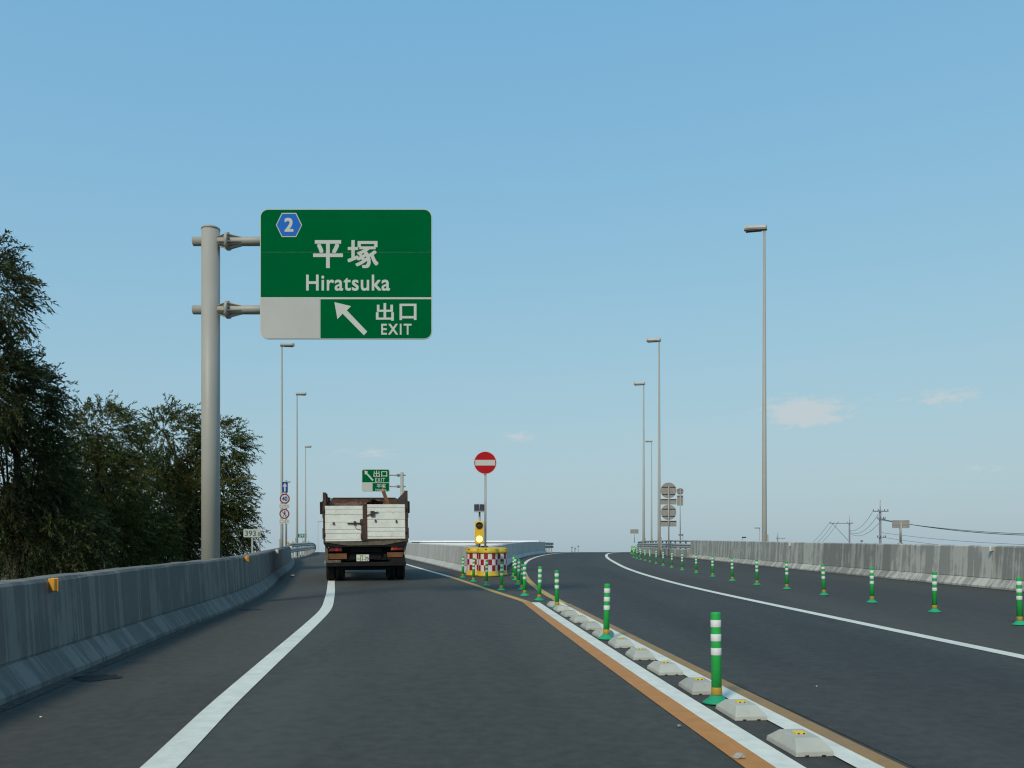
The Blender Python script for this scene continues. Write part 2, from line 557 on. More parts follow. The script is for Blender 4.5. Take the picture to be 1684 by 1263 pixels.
def text_mesh(body, mat, width=None, height=None, bold=0.0, cx=0, cz=0, y=0.0, depth=.004, name='lettering', parent=None, space=1.0):
    """lettering standing in the XZ plane facing -Y, fitted to a box of width x height centred on cx, cz"""
    cu = bpy.data.curves.new('txt', 'FONT')
    cu.body = body
    cu.size = 1
    cu.resolution_u = 4
    cu.space_character = space
    cu.extrude = .02
    to = bpy.data.objects.new('txt', cu)
    COL.objects.link(to)
    dg = bpy.context.evaluated_depsgraph_get()
    me = bpy.data.meshes.new_from_object(to.evaluated_get(dg))
    bpy.data.objects.remove(to)
    co = np.empty(len(me.vertices) * 3)
    me.vertices.foreach_get('co', co)
    co = co.reshape(-1, 3)
    if bold:                       # heavier strokes: the glyph repeated a hair to each side
        base, polys = co, [tuple(p.vertices) for p in me.polygons]
        n0 = len(base)
        shifts = [(0, 0, 0), (bold, bold, .001), (-bold, bold, .002), (bold, -bold, .003), (-bold, -bold, .004)]
        co = np.concatenate([base + np.array([dx, dy, 0]) + (base[:, 2:3] > 0) * np.array([0, 0, dz]) for dx, dy, dz in shifts])
        bpy.data.meshes.remove(me)
        me = bpy.data.meshes.new(name)
        me.from_pydata([tuple(q) for q in co], [], [tuple(i + n0 * k for i in p) for k in range(5) for p in polys])
    lo, hi = co.min(0), co.max(0)
    sx = width / (hi[0] - lo[0]) if width else None
    sz = height / (hi[1] - lo[1]) if height else None
    sx = sx or sz
    sz = sz or sx
    out = np.empty_like(co)
    out[:, 0] = cx + (co[:, 0] - (lo[0] + hi[0]) / 2) * sx
    out[:, 2] = cz + (co[:, 1] - (lo[1] + hi[1]) / 2) * sz
    out[:, 1] = y - (co[:, 2] - lo[2]) / max(1e-6, hi[2] - lo[2]) * depth
    me.vertices.foreach_set('co', out.ravel())
    me.materials.clear()
    me.materials.append(mat)
    me.name = name
    me.update()
    return link(name, me, parent)


def rrect(x0, x1, z0, z1, r, seg=6, corners=(1, 1, 1, 1)):
    """rounded rectangle outline, counter-clockwise: bl, br, tr, tl"""
    pts = []
    for (cx, cz, a0, on) in ((x0, z0, 180, corners[0]), (x1, z0, 270, corners[1]), (x1, z1, 0, corners[2]), (x0, z1, 90, corners[3])):
        if not on:
            pts.append((cx, cz))
            continue
        ox = cx + (r if cx == x0 else -r)
        oz = cz + (r if cz == z0 else -r)
        for k in range(seg + 1):
            a = R(a0 + 90 * k / seg)
            pts.append((ox + r * math.cos(a), oz + r * math.sin(a)))
    return pts


def disc(cx, cz, r, seg=40):
    return [(cx + r * math.cos(2 * math.pi * k / seg), cz + r * math.sin(2 * math.pi * k / seg)) for k in range(seg)]


# ------------------------------------------------------------------ road alignment
K_CREST = .000363


def roadz(d):
    if d <= 60:
        return GRADE * d
    return max(GRADE * d - K_CREST * (d - 60) ** 2 / 2, -5.6)


def P(px, py, d):
    return Vector(((px - CX) / FPX * d, d, CAMH + (HY - py) / FPX * d))


def spline(pts):
    xs = np.array([p[0] for p in pts], float)
    ys = np.array([p[1] for p in pts], float)
    h = np.diff(xs); s = np.diff(ys) / h
    m = np.empty(len(xs))
    m[0], m[-1] = s[0], s[-1]
    m[1:-1] = (s[:-1] * h[1:] + s[1:] * h[:-1]) / (h[1:] + h[:-1])

    def f(d):
        if d <= xs[0]:
            return float(ys[0] + m[0] * (d - xs[0]))
        if d >= xs[-1]:
            return float(ys[-1] + m[-1] * (d - xs[-1]))
        i = int(np.searchsorted(xs, d, 'right') - 1)
        t = (d - xs[i]) / h[i]
        return float(ys[i] * (2 * t ** 3 - 3 * t ** 2 + 1) + m[i] * h[i] * (t ** 3 - 2 * t ** 2 + t) + ys[i + 1] * (-2 * t ** 3 + 3 * t ** 2) + m[i + 1] * h[i] * (t ** 3 - t ** 2))
    return f


LB = spline([(0, -3.08), (6.47, -3.89), (8.76, -4.21), (11.7, -4.60), (15.5, -5.05), (18.3, -5.48), (22.5, -6.33), (27.8, -7.54), (35, -9.1), (43.9, -11.2), (52, -13.3), (66, -15.6), (80, -18.5), (100, -22.9), (140, -32), (200, -46.5), (330, -84)])
LL = spline([(0, -1.42), (4.72, -1.954), (6.28, -2.18), (8.08, -2.41), (10.05, -2.655), (12.5, -2.96), (15.2, -3.33), (18.3, -3.92), (24.1, -5.12), (35, -7.45), (43.9, -9.55), (52, -11.3), (66, -13.9), (80, -16.8), (100, -21.2), (140, -30.3), (200, -44.8), (330, -82)])
RE = spline([(16.6, .35), (17.1, .285), (18.2, .06), (20.2, -.37), (23.8, -1.1), (28, -1.98), (33.9, -3.34), (43, -5.4), (55, -7.9), (70, -10.8), (90, -15.1), (140, -26), (200, -41), (330, -79)])
ML = spline([(4.72, 2.23), (10.2, 1.655), (12.55, 1.44), (17, 1.04), (21, .76), (26.3, .56), (31.75, .52), (41.3, .66), (50.8, 1.08), (60, 1.85), (72.6, 3.4), (90, 6.5), (110, 11), (150, 22.5), (200, 41), (330, 105)])
CG = spline([(4.72, 1.752), (6.56, 1.575), (10.7, 1.205), (15.46, .80), (17.4, .64)])
RL = spline([(4, 5.85), (9.07, 5.47), (15.4, 5.06), (18, 4.90), (22.5, 4.70), (29, 4.68), (36, 4.90), (45, 5.47), (59.7, 6.65), (73, 8.2), (90, 11.1), (110, 15.4), (150, 27), (200, 45.5), (330, 110)])
RB = spline([(0, 12.95), (10, 12.6), (20.7, 12.3), (30, 11.95), (39.5, 11.75), (57, 11.8), (70, 11.95), (85, 12.7), (95, 13.7), (110, 16.8), (150, 28.6), (200, 47), (330, 112)])
GL = spline([(31.6, -1.72), (33.9, -2.2), (45, -4.55), (54.9, -6.75), (70, -9.7), (90, -14.0)])
GR = spline([(31.6, -.42), (36, -.33), (39.9, -.22), (50, .2), (60, .9), (71, 2.1), (80, 3.45), (90, 5.4), (110, 9.8), (150, 21.3), (200, 40)])


def drange(a, b, step):
    n = max(1, int(math.ceil((b - a) / step)))
    return [a + (b - a) * i / n for i in range(n + 1)]


def ribbon(name, fl, fr, d0, d1, z, mat, step=1.0, ncol=1, parent=None, wear=False):
    mb = MB()
    ds = drange(d0, d1, step)
    for i, d in enumerate(ds):
        a, b = fl(d), fr(d)
        for k in range(ncol + 1):
            mb.v.append((a + (b - a) * k / ncol, d, roadz(d) + z))
    w = ncol + 1
    for i in range(len(ds) - 1):
        for k in range(ncol):
            mb.f.append((i * w + k, i * w + k + 1, (i + 1) * w + k + 1, (i + 1) * w + k)); mb.mi.append(0); mb.sm.append(False)
    o = mb.build(name, mat, parent, recalc=False)
    at = o.data.attributes.new('wear', 'FLOAT', 'POINT')
    vals = []
    for i in range(len(ds)):
        for k in range(ncol + 1):
            u_ = k / ncol
            vals.append(1.0 if not wear else 1.06 - .13 * math.exp(-((u_ - .27) / .10) ** 2) - .13 * math.exp(-((u_ - .73) / .10) ** 2) - .07 * math.exp(-((u_ - .5) / .14) ** 2))
    at.data.foreach_set('value', vals)
    return o


off = lambda f, o: (lambda d: f(d) + o)
DMIN, DMAX = -40.0, 330.0
road = structure(ribbon('road', off(LB, -.3), off(RB, .3), DMIN, DMAX, 0, M['asphalt_shoulder'], 2.0, 6))


def ramp_right(d):
    return CG(d) - .45 if d < 17.1 else RE(d)


structure(ribbon('ramp_carriageway', LL, ramp_right, DMIN, 200, .004, M['asphalt_ramp'], 1.0, 24, None, True))
structure(ribbon('main_carriageway', ML, RL, DMIN, 200, .004, M['asphalt_main'], 1.0, 24, None, True))


def line(name, f, w0, w1, d0, d1, mat, z=.009, step=.6):
    return ribbon(name, off(f, w0), off(f, w1), d0, d1, z, M[mat], step, 1, road)


line('white_edge_line', LL, -.1, .1, DMIN, 160, 'white_paint')
line('white_edge_line', RL, -.1, .1, DMIN, 160, 'white_paint')
line('white_edge_line', RE, -.10, .08, 28.2, 140, 'white_paint')
line('white_edge_line', ML, -.16, .02, 30.2, 160, 'white_paint')
line('orange_line', CG, -.47, -.30, DMIN, 17.05, 'orange_paint')
line('white_divider_line', CG, -.30, -.135, DMIN, 16.9, 'white_paint', .0095)
line('white_divider_line', CG, .145, .30, DMIN, 17.2, 'white_paint', .0095)
line('ochre_line', CG, .30, .425, DMIN, 16.6, 'brown_paint')
line('yellow_line', RE, -.09, .08, 17.05, 28.2, 'yellow_paint')
line('yellow_line', ML, -.15, .02, 16.6, 30.2, 'yellow_paint')
M['gutter'] = plain('gutter_grit', (.05, .047, .042), .95, 0, .6, 14.0, .3, (.25, (.16, .15, .135)))
for f_, a_, b_, d0_, d1_ in ((LB, -.02, .13, -30, 48), (RB, -.22, .02, -10, 57), (GL, -.30, .02, 31.9, 70), (GR, -.02, .25, 31.9, 79)):
    ribbon('gutter_grit', off(f_, a_), off(f_, b_), d0_, d1_, .005, M['gutter'], 1.0, 1, road)
# bitumen repair at the foot of the left barrier
for (px0, px1, py, hh) in ((118, 200, 1115, 7), (388, 432, 1002.5, 1.6)):
    d = CAMH * FPX / (py - 886)
    xa, xb = (px0 - CX) / FPX * d, (px1 - CX) / FPX * d
    dd = d * hh / (py - 886)
    mb = MB()
    n = 18
    up = [(xa + (xb - xa) * i / n, d + dd * (.6 + .5 * rng.random()) * math.sin(math.pi * (i + .6) / (n + 1.2))) for i in range(n + 1)]
    lw = [(xa + (xb - xa) * i / n, d - dd * (.6 + .4 * rng.random()) * math.sin(math.pi * (i + .6) / (n + 1.2))) for i in range(n + 1)]
    vs_ = [(x, y, roadz(y) + .005) for x, y in lw] + [(x, y, roadz(y) + .005) for x, y in up]
    mb.add(vs_, [(i, i + 1, n + 2 + i, n + 1 + i) for i in range(n)])
    mb.build('bitumen_patch', M['crack_fill'], road, recalc=False)

# ground: one sheet with the embankment that carries the road, reaching the horizon
rows = drange(-400, -60, 60)[:-1] + drange(-60, 330, 6) + [360, 420, 520, 700, 1000, 1600, 2600, 4500]
mb = MB()
GZ = -6.0
for d in rows:
    lb, rb = LB(min(max(d, -80), 330)), RB(min(max(d, -80), 330))
    zr = roadz(min(max(d, -60), 330)) - .30
    if d > 330:
        zr = GZ
    run = max(.5, (zr - GZ) * 1.9)
    xs_ = [(-4500, GZ), (-1200, GZ), (-420, GZ), (lb - 1.8 - run - 60, GZ), (lb - 1.8 - run, GZ), (lb - 1.8 - run * .66, zr + (GZ - zr) * .62), (lb - 1.8 - run * .33, zr + (GZ - zr) * .30), (lb - 1.8, zr), (lb - .2, zr)]
    ys_ = [(rb + .2, zr), (rb + 1.8, zr), (rb + 1.8 + run * .33, zr + (GZ - zr) * .30), (rb + 1.8 + run * .66, zr + (GZ - zr) * .62), (rb + 1.8 + run, GZ), (rb + 1.8 + run + 60, GZ), (600, GZ), (1400, GZ), (4500, GZ)]
    mb.v += [(x, d, z) for x, z in xs_ + ys_]
W_ = 18
for i in range(len(rows) - 1):
    for k in range(W_ - 1):
        mb.f.append((i * W_ + k, i * W_ + k + 1, (i + 1) * W_ + k + 1, (i + 1) * W_ + k)); mb.mi.append(0); mb.sm.append(True)
structure(mb.build('ground', M['grass_ground'], None, recalc=False))


# ------------------------------------------------------------------ concrete barriers
def barrier_profile(h, side):
    """side +1: road on the +x side. (offset from foot, z)"""
    pr = [(0, -.25), (0, .05), (-.15, .235), (-.172, .240), (-.172, .252), (-.163, .258), (-.205, h - .03), (-.235, h), (-.475, h), (-.505, h - .03), (-.52, -.25)]
    return [(o * side, z) for o, z in pr]


def barrier(name, f, bounds, h, side, mat, label, cat='barrier', vary=0.0):
    root = empty(name, (f(bounds[0]), bounds[0], roadz(bounds[0])))
    tag(root, label, cat)
    org = Vector(root.location)
    hf = h if callable(h) else (lambda d: h)
    for a, b in zip(bounds[:-1], bounds[1:]):
        ds = drange(a + .009, b - .009, .45)
        mb = MB()
        jit = (rng.random() - .5) * vary
        for d in ds:
            pr = barrier_profile(hf(d), side)
            s = (f(d + .2) - f(d - .2)) / .4
            nx, ny = 1 / math.hypot(1, s), -s / math.hypot(1, s)
            for o, z in pr:
                if z > .8:
                    z += rng.uniform(-.007, .004)
                    o += rng.uniform(-.004, .004)
                mb.v.append((f(d) + (o + jit) * nx - org.x, d + (o + jit) * ny - org.y, roadz(d) + z - org.z))
        k = len(barrier_profile(1, 1))
        for i in range(len(ds) - 1):
            for q in range(k - 1):
                mb.f.append((i * k + q, i * k + q + 1, (i + 1) * k + q + 1, (i + 1) * k + q)); mb.mi.append(0); mb.sm.append(False)
        mb.f.append(tuple(range(k))); mb.mi.append(0); mb.sm.append(False)
        e = (len(ds) - 1) * k
        mb.f.append(tuple(range(e + k - 1, e - 1, -1))); mb.mi.append(0); mb.sm.append(False)
        mb.build('barrier_panel', M[mat], root)
    return root


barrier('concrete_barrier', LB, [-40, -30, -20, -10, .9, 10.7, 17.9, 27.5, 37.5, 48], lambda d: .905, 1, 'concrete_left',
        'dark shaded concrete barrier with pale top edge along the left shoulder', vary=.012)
barrier('concrete_barrier', RB, [-10, 2, 12, 22, 27.5, 33, 37.2, 42, 47.5, 57], lambda d: 1.09 + max(0, min(1, (d - 20) / 37)) * .10, -1, 'concrete_right',
        'stained grey concrete barrier along the right shoulder with rain streaks', vary=.012)
barrier('concrete_barrier', GL, [31.8, 38, 44, 50, 56, 64, 74], lambda d: 1.0, -1, 'concrete_new',
        'pale clean concrete barrier between the truck and the checkered drums')
barrier('concrete_barrier', GR, [31.8, 38, 46, 54, 62, 70, 79], lambda d: 1.0 + max(0, min(1, (d - 40) / 30)) * .06, 1, 'concrete_new',
        'curved bluish shaded concrete barrier to the right of the checkered drums')


# ------------------------------------------------------------------ guard rails
def guardrail(f, d0, d1, side, label, step, zr, curb, outset=.35):
    root = empty('guard_rail', (f(d0), d0, roadz(d0)))
    tag(root, label, 'guard rail')
    org = Vector(root.location)
    ds = drange(d0, d1, 1.5)

    def at(d, o, z):
        s = (f(d + .2) - f(d - .2)) / .4
        nn = math.hypot(1, s)
        return (f(d) - o * side / nn - org.x, d + o * side * s / nn - org.y, roadz(d) + z - org.z)
    for kind, z, hh in zr:
        mb = MB()
        if kind == 'pipe':
            mb.tube([at(d, outset, z) for d in ds], hh, 10)
            mb.build('top_pipe', M['galv'], root)
        else:
            prof = [(0, hh), (-.05, hh * .75), (-.07, hh * .45), (-.01, .06 * hh), (-.01, -.06 * hh), (-.07, -hh * .45), (-.05, -hh * .75), (0, -hh), (.012, -hh), (.012, hh)]
            k = len(prof)
            for d in ds:
                for o, zz in prof:
                    mb.v.append(at(d, outset - .06 + o, z + zz))
            for i in range(len(ds) - 1):
                for q in range(k):
                    mb.f.append((i * k + q, i * k + (q + 1) % k, (i + 1) * k + (q + 1) % k, (i + 1) * k + q)); mb.mi.append(0); mb.sm.append(False)
            mb.f.append(tuple(range(k))); mb.mi.append(0); mb.sm.append(False)
            e = (len(ds) - 1) * k
            mb.f.append(tuple(range(e, e + k))); mb.mi.append(0); mb.sm.append(False)
            mb.build('beam', M['galv'], root)
    zt = max(z for _, z, _ in zr) + .04
    pm = MB().bbox(-.055, .055, -.07, .07, -.2, zt, .008).mesh('post', M['galv'])
    for d in drange(d0 + .6, d1 - .3, step):
        o = link('post', pm, root)
        o.location = at(d, outset + .06, 0)
        s = (f(d + .2) - f(d - .2)) / .4
        o.rotation_euler = (0, 0, -math.atan(s))
    if curb:
        mb = MB()
        pr = [(0, -.2), (0, curb - .03), (.03, curb), (.62, curb), (.65, curb - .03), (.65, -.2)]
        k = len(pr)
        for d in ds:
            for o, z in pr:
                mb.v.append(at(d, o, z))
        for i in range(len(ds) - 1):
            for q in range(k - 1):
                mb.f.append((i * k + q, i * k + q + 1, (i + 1) * k + q + 1, (i + 1) * k + q)); mb.mi.append(0); mb.sm.append(False)
        mb.f.append(tuple(range(k))); mb.mi.append(0); mb.sm.append(False)
        e = (len(ds) - 1) * k
        mb.f.append(tuple(range(e, e + k))); mb.mi.append(0); mb.sm.append(False)
        mb.build('kerb', M['concrete_right'], root)
    return root


guardrail(LB, 48.4, 130, 1, 'steel guard rail with two beams continuing the left barrier', 2.0, [('beam', .86, .14), ('beam', .52, .14)], 0)
guardrail(RB, 57.3, 150, -1, 'steel guard rail with top pipe continuing the right barrier', 2.0, [('pipe', 1.12, .06), ('beam', .78, .16)], .55)
guardrail(GR, 79.4, 85, 1, 'distant guard rail at the end of the curved barrier', 2.0, [('beam', .9, .12), ('beam', .6, .12)], 0)


# ------------------------------------------------------------------ green delineator posts
def make_post():
    root = empty('delineator_post', (0, 0, 0))
    MB().lathe([(.108, 0), (.108, .010), (.098, .018), (.068, .036), (.052, .056), (.046, .064)], 24).build('base', M['post_base'], root)
    MB().lathe([(.0395, .06), (.0385, .40), (.0385, .685), (.036, .697), (.028, .700)], 24).build('tube', M['post_green'], root)
    bm_ = MB().lathe([(.0392, 0), (.0402, .002), (.0402, .053), (.0392, .055)], 24).mesh('reflective_band', M['post_white'])
    for z in (.37, .477, .585):
        o = link('reflective_band', bm_, root)
        o.location = (0, 0, z)
    MB().lathe([(.0402, .066), (.0412, .068), (.0412, .121), (.040, .123)], 24).build('ochre_band', M['post_yellow'], root)
    return root


post0 = make_post()
post_used = [False]


def place_post(x, d, label, group):
    o = post0 if not post_used[0] else copy_tree(post0)
    post_used[0] = True
    o.location = (x, d, roadz(d) + .004)
    o.rotation_euler = (R(rng.uniform(-1.5, 1.5)), R(rng.uniform(-1.5, 1.5)), rng.random() * 6)
    tag(o, label, 'bollard', group)


def gpix(px, py):
    d = CAMH * FPX / (py - 886)
    return (px - CX) / FPX * d, d


for i, (x, d) in enumerate([(1.578, 6.56), (1.19, 10.75), (.815, 15.4), (.56, 17.5)]):
    place_post(x, d, ORD[i] + ' green rubber post standing between the beige divider blocks' if i else 'tall nearest green rubber post between the beige divider blocks', 'green posts between the divider blocks')
for i, (px, py) in enumerate([(862.9, 979.9), (858.4, 970), (852.5, 961.7), (847.4, 954.6), (844.5, 948.4)]):
    x, d = gpix(px, py)
    place_post(x, d, ORD[i] + ' green post of the short row right of the checkered drums', 'green posts right of the drums')
for i, (px, py) in enumerate([(824.5, 971), (800, 963.2), (778.6, 956.6), (760.9, 950)]):
    x, d = gpix(px, py)
    place_post(x, d, ['first', 'second', 'third', 'fourth'][i] + ' from the right of four green posts before the checkered drums', 'green posts before the drums')
right_posts = [(1677, 1028), (1537, 1007), (1434, 991), (1355, 979), (1294, 969), (1245, 961.9), (1204.6, 955.3), (1172, 948.6), (1145, 943), (1121.9, 938), (1104.5, 934), (1090.6, 930.4),
               (1079, 927.5), (1069, 924.9), (1061, 922.6), (1053.7, 920.5), (1047.5, 918.7), (1042, 917)]
pts = [gpix(*p) for p in right_posts]
d = pts[-1][1]
while d < 92:
    d += 3.1
    pts.append((RL(d) + 2.0 + .5 * max(0, (75 - d) / 20), d))
for i, (x, d) in enumerate(pts):
    place_post(x, d, ('nearest green post of the right shoulder row, cut by the frame edge' if i == 0 else ORD[i] + ' green post from the right frame edge in the right shoulder row'), 'green posts along the right shoulder')


# ------------------------------------------------------------------ divider blocks
def make_block():
    root = empty('divider_block', (0, 0, 0))
    bm = bmesh.new()
    L, W, H = .43, .235, .088
    lv = [(W / 2, L / 2, 0), (W / 2 - .004, L / 2 - .004, .028), (W * .32, L * .27, H)]
    rings = []
    for hw, hl, z in lv:
        rings.append([bm.verts.new((sx * hw, sy * hl, z)) for sx, sy in ((-1, -1), (1, -1), (1, 1), (-1, 1))])
    bm.faces.new(rings[0][::-1]); bm.faces.new(rings[-1])
    for a, b in zip(rings[:-1], rings[1:]):
        for k in range(4):
            bm.faces.new((a[k], a[(k + 1) % 4], b[(k + 1) % 4], b[k]))
    eds = [e for e in bm.edges if min(v.co.z for v in e.verts) > .01 or abs(e.verts[0].co.z - e.verts[1].co.z) > .01]
    bmesh.ops.bevel(bm, geom=eds, offset=.0045, segments=2, affect='EDGES', profile=.6)
    me = bpy.data.meshes.new('body')
    bm.to_mesh(me); bm.free()
    me.materials.append(M['block'])
    for p in me.polygons:
        p.use_smooth = False
    link('body', me, root)
    r = MB().bbox(-.036, .036, -.030, .034, H - .004, H + .010, .004).build('reflector', M['reflector_yellow'], root)
    for sx in (-.017, .017):
        MB().box(sx - .006, sx + .006, -.0320, -.0295, H + .002, H + .008).build('bead', M['ink'], r)
    for sx in (-.05, .052):
        MB().bbox(sx - .012, sx + .012, -L / 2 - .002, -L / 2 + .012, .0005, .008, .001).build('drain_notch', M['ink'], root)
    return root


blk0 = make_block()
for i, d in enumerate([4.97 + .985 * k for k in range(12)]):
    dc = d + .20
    o = blk0 if i == 0 else copy_tree(blk0)
    s = (CG(dc + .2) - CG(dc - .2)) / .4
    o.location = (CG(dc) + .035 + rng.uniform(-.012, .012), dc, roadz(dc) + .003)
    o.rotation_euler = (math.atan(GRADE), 0, -math.atan(s) + rng.uniform(-.03, .03))
    tag(o, ['nearest beige plastic divider block, close to the bottom frame edge', 'second nearest beige divider block, just in front of the near green post'][i] if i < 2 else ORD[i] + ' beige divider block counted from the bottom frame edge', 'divider block', 'divider blocks between the white lines')


# ------------------------------------------------------------------ big signs
def arrow_up(cx, cz, h, w, shaft):
    hh = h * .42
    return [(cx - shaft / 2, cz - h / 2), (cx + shaft / 2, cz - h / 2), (cx + shaft / 2, cz + h / 2 - hh), (cx + w / 2, cz + h / 2 - hh), (cx, cz + h / 2), (cx - w / 2, cz + h / 2 - hh), (cx - shaft / 2, cz + h / 2 - hh)]


def plate(name, outline, y, mat, parent, th=.004):
    return MB().prism(outline, y - th, y).build(name, M[mat], parent)


def arm_flange(parent, x, z, r, k=1.0, dirx=1):
    """bolted collar joint where the arm meets the mast"""
    mb = MB()
    mb.tube([(x - .028 * k, 0, z), (x + .028 * k, 0, z)], .165 * k, 20)
    for a in range(6):
        an = math.pi / 3 * a + .3
        for sgn, ln in ((1, .26), (-1, .20)):
            p = Vector((x + sgn * .028 * k, math.cos(an) * r, z + math.sin(an) * r))
            q = Vector((x + sgn * .028 * k, math.cos(an) * .155 * k, z + math.sin(an) * .155 * k))
            e = Vector((x + sgn * (.028 + ln) * k, math.cos(an) * r, z + math.sin(an) * r))
            t = Vector((0, -math.sin(an), math.cos(an))) * .008 * k
            mb.add([p - t, q - t, e - t, p + t, q + t, e + t], [(0, 1, 2), (5, 4, 3), (0, 3, 4, 1), (1, 4, 5, 2), (2, 5, 3, 0)])
        b = Vector((x - .05 * k, math.cos(an + .5) * .125 * k, z + math.sin(an + .5) * .125 * k))
        mb.tube([b, b + Vector((.10 * k, 0, 0))], .016 * k, 6)
    return mb.build('bolted_collar', M['pole_paint'], parent)


SD = 16.0
spm = SD / FPX
sp = (SD - .175) / FPX             # the sheet hangs in front of the mast
sign = empty('exit_sign', (0, SD, roadz(SD)))
tag(sign, 'big green overhead exit sign with blue hexagon 2 on a grey mast', 'road sign')
SX = lambda px: (px - CX) * sp
SZ = lambda py: CAMH + (HY - py) * sp - roadz(SD)
MX = lambda px: (px - CX) * spm
MZ = lambda py: CAMH + (HY - py) * spm - roadz(SD)
px_c = MX(346.5)
MB().tube([(px_c, 0, -1.0), (px_c, 0, MZ(378))], .168, 32).build('mast', M['pole_paint'], sign)
MB().lathe([(.172, -.02), (.172, .012), (.15, .03), (.06, .04)], 32, (px_c, 0, MZ(377))).build('mast_cap', M['pole_paint'], sign)
for pz in (397, 509.5):
    z = MZ(pz)
    MB().tube([(MX(318), 0, z), (MX(428) + .9, 0, z)], .085, 20).build('arm', M['pole_paint'], sign)
    arm_flange(sign, MX(375), z, .084)
    mb = MB()
    for bx in (SX(455), SX(500)):
        mb.bbox(bx - .04, bx + .04, -.13, .02, z - .12, z + .12, .006)
    mb.build('mounting_bracket', M['galv'], sign)
mb = MB()
for pz in (360, 420, 470, 540):
    mb.box(SX(436), SX(702), -.135, -.105, SZ(pz) - .03, SZ(pz) + .03)
mb.build('stiffener', M['galv'], sign)
YF = -.14
panel = MB().prism(rrect(SX(427.5), SX(710.5), SZ(557.5), SZ(343.5), 13 * sp), YF - .03, YF).build('sign_panel', M['sign_white'], sign)
yf = YF - .03
plate('green_sheet', rrect(SX(428.8), SX(709.2), SZ(414.2), SZ(344.8), 12 * sp, 6, (0, 0, 1, 1)), yf, 'sign_green', panel)
plate('green_sheet', [(SX(428.8), SZ(488.4)), (SX(709.2), SZ(488.4)), (SX(709.2), SZ(414.7)), (SX(428.8), SZ(414.7))], yf, 'sign_green', panel)
plate('green_sheet', rrect(SX(527), SX(709.2), SZ(556.3), SZ(492), 12 * sp, 6, (0, 1, 0, 0)), yf, 'sign_green', panel)
plate('blank_sheet', rrect(SX(428.6), SX(526), SZ(556.3), SZ(490), 12 * sp, 6, (1, 0, 0, 0)), yf - .001, 'sign_blank', panel)
yt = yf - .005
hexo = lambda cx, cz, rx, rz: [(cx + rx, cz), (cx + rx * .55, cz + rz), (cx - rx * .55, cz + rz), (cx - rx, cz), (cx - rx * .55, cz - rz), (cx + rx * .55, cz - rz)][::-1]
plate('hexagon_border', hexo(SX(475.3), SZ(370), 21.5 * sp, 19.8 * sp), yf - .005, 'sign_white', panel, .002)
plate('hexagon_shield', hexo(SX(475.3), SZ(370), 20 * sp, 18.2 * sp), yf - .008, 'sign_blue', panel, .002)
text_mesh('2', M['sign_white'], 15 * sp, 23 * sp, .03, SX(475.3), SZ(370), yf - .011, .003, parent=panel)
text_mesh('平', M['sign_white'], 49 * sp, 46 * sp, .020, SX(539.5), SZ(418), yt, .004, parent=panel)
text_mesh('塚', M['sign_white'], 51 * sp, 46 * sp, .016, SX(597), SZ(418), yt, .004, parent=panel)
text_mesh('Hiratsuka', M['sign_white'], 138 * sp, 26.5 * sp, .015, SX(572.5), SZ(465), yt, .004, parent=panel, space=1.06)
text_mesh('出', M['sign_white'], 29.5 * sp, 29 * sp, .020, SX(633), SZ(513), yt, .004, parent=panel)
text_mesh('口', M['sign_white'], 28 * sp, 27 * sp, .022, SX(671), SZ(513), yt, .004, parent=panel)
text_mesh('EXIT', M['sign_white'], 50 * sp, 18 * sp, .018, SX(652), SZ(541.5), yt, .004, parent=panel, space=1.2)


def poly_px(pts_, fx, fz):
    return [(fx(a), fz(b)) for a, b in pts_]


plate('direction_arrow', poly_px([(550, 497), (577.5, 503.5), (570.5, 510.5), (604, 545.5), (598.5, 551.5), (563.5, 516), (555, 525)], SX, SZ), yt, 'sign_white', panel)

# smaller exit sign seen over the truck
SD2 = 66.0
s2 = SD2 / FPX
g2 = empty('exit_sign', (0, SD2, roadz(SD2)))
tag(g2, 'smaller green exit sign above the truck, mast on its right', 'road sign')
X2 = lambda px: (px - CX) * s2
Z2 = lambda py: CAMH + (HY - py) * s2 - roadz(SD2)
MB().tube([(X2(661), 0, -1.2), (X2(661), 0, Z2(777))], .13, 20).build('mast', M['pole_paint'], g2)
for pz in (781.5, 800):
    MB().tube([(X2(640) - .5, 0, Z2(pz)), (X2(667), 0, Z2(pz))], .05, 12).build('arm', M['pole_paint'], g2)
    arm_flange(g2, X2(655), Z2(pz), .05, .8)
p2 = MB().prism(rrect(X2(595.3), X2(641.3), Z2(808.8), Z2(771.8), 3.2 * s2), -.15, -.1).build('sign_panel', M['sign_white'], g2)
plate('green_sheet', rrect(X2(596.3), X2(640.4), Z2(793.5), Z2(772.7), 2.6 * s2, 5, (0, 0, 1, 1)), -.15, 'sign_green', p2, .006)
plate('green_sheet', rrect(X2(613.2), X2(640.4), Z2(808), Z2(794.6), 2.6 * s2, 5, (0, 1, 0, 0)), -.15, 'sign_green', p2, .006)
plate('blank_sheet', rrect(X2(596.0), X2(612.6), Z2(808.2), Z2(794.4), 2.6 * s2, 5, (1, 0, 0, 0)), -.15, 'sign_blank', p2, .006)
text_mesh('出口', M['sign_white'], 22.5 * s2, 10.5 * s2, .015, X2(626), Z2(779.5), -.158, .006, parent=p2)
text_mesh('EXIT', M['sign_white'], 16 * s2, 6.2 * s2, .012, X2(625.5), Z2(789.5), -.158, .006, parent=p2, space=1.25)
text_mesh('平塚', M['sign_white'], 14.5 * s2, 7 * s2, .010, X2(627.5), Z2(799.5), -.158, .006, parent=p2)
text_mesh('Hiratsuka', M['sign_white'], 18 * s2, 3.6 * s2, .01, X2(627), Z2(805.8), -.158, .006, parent=p2)
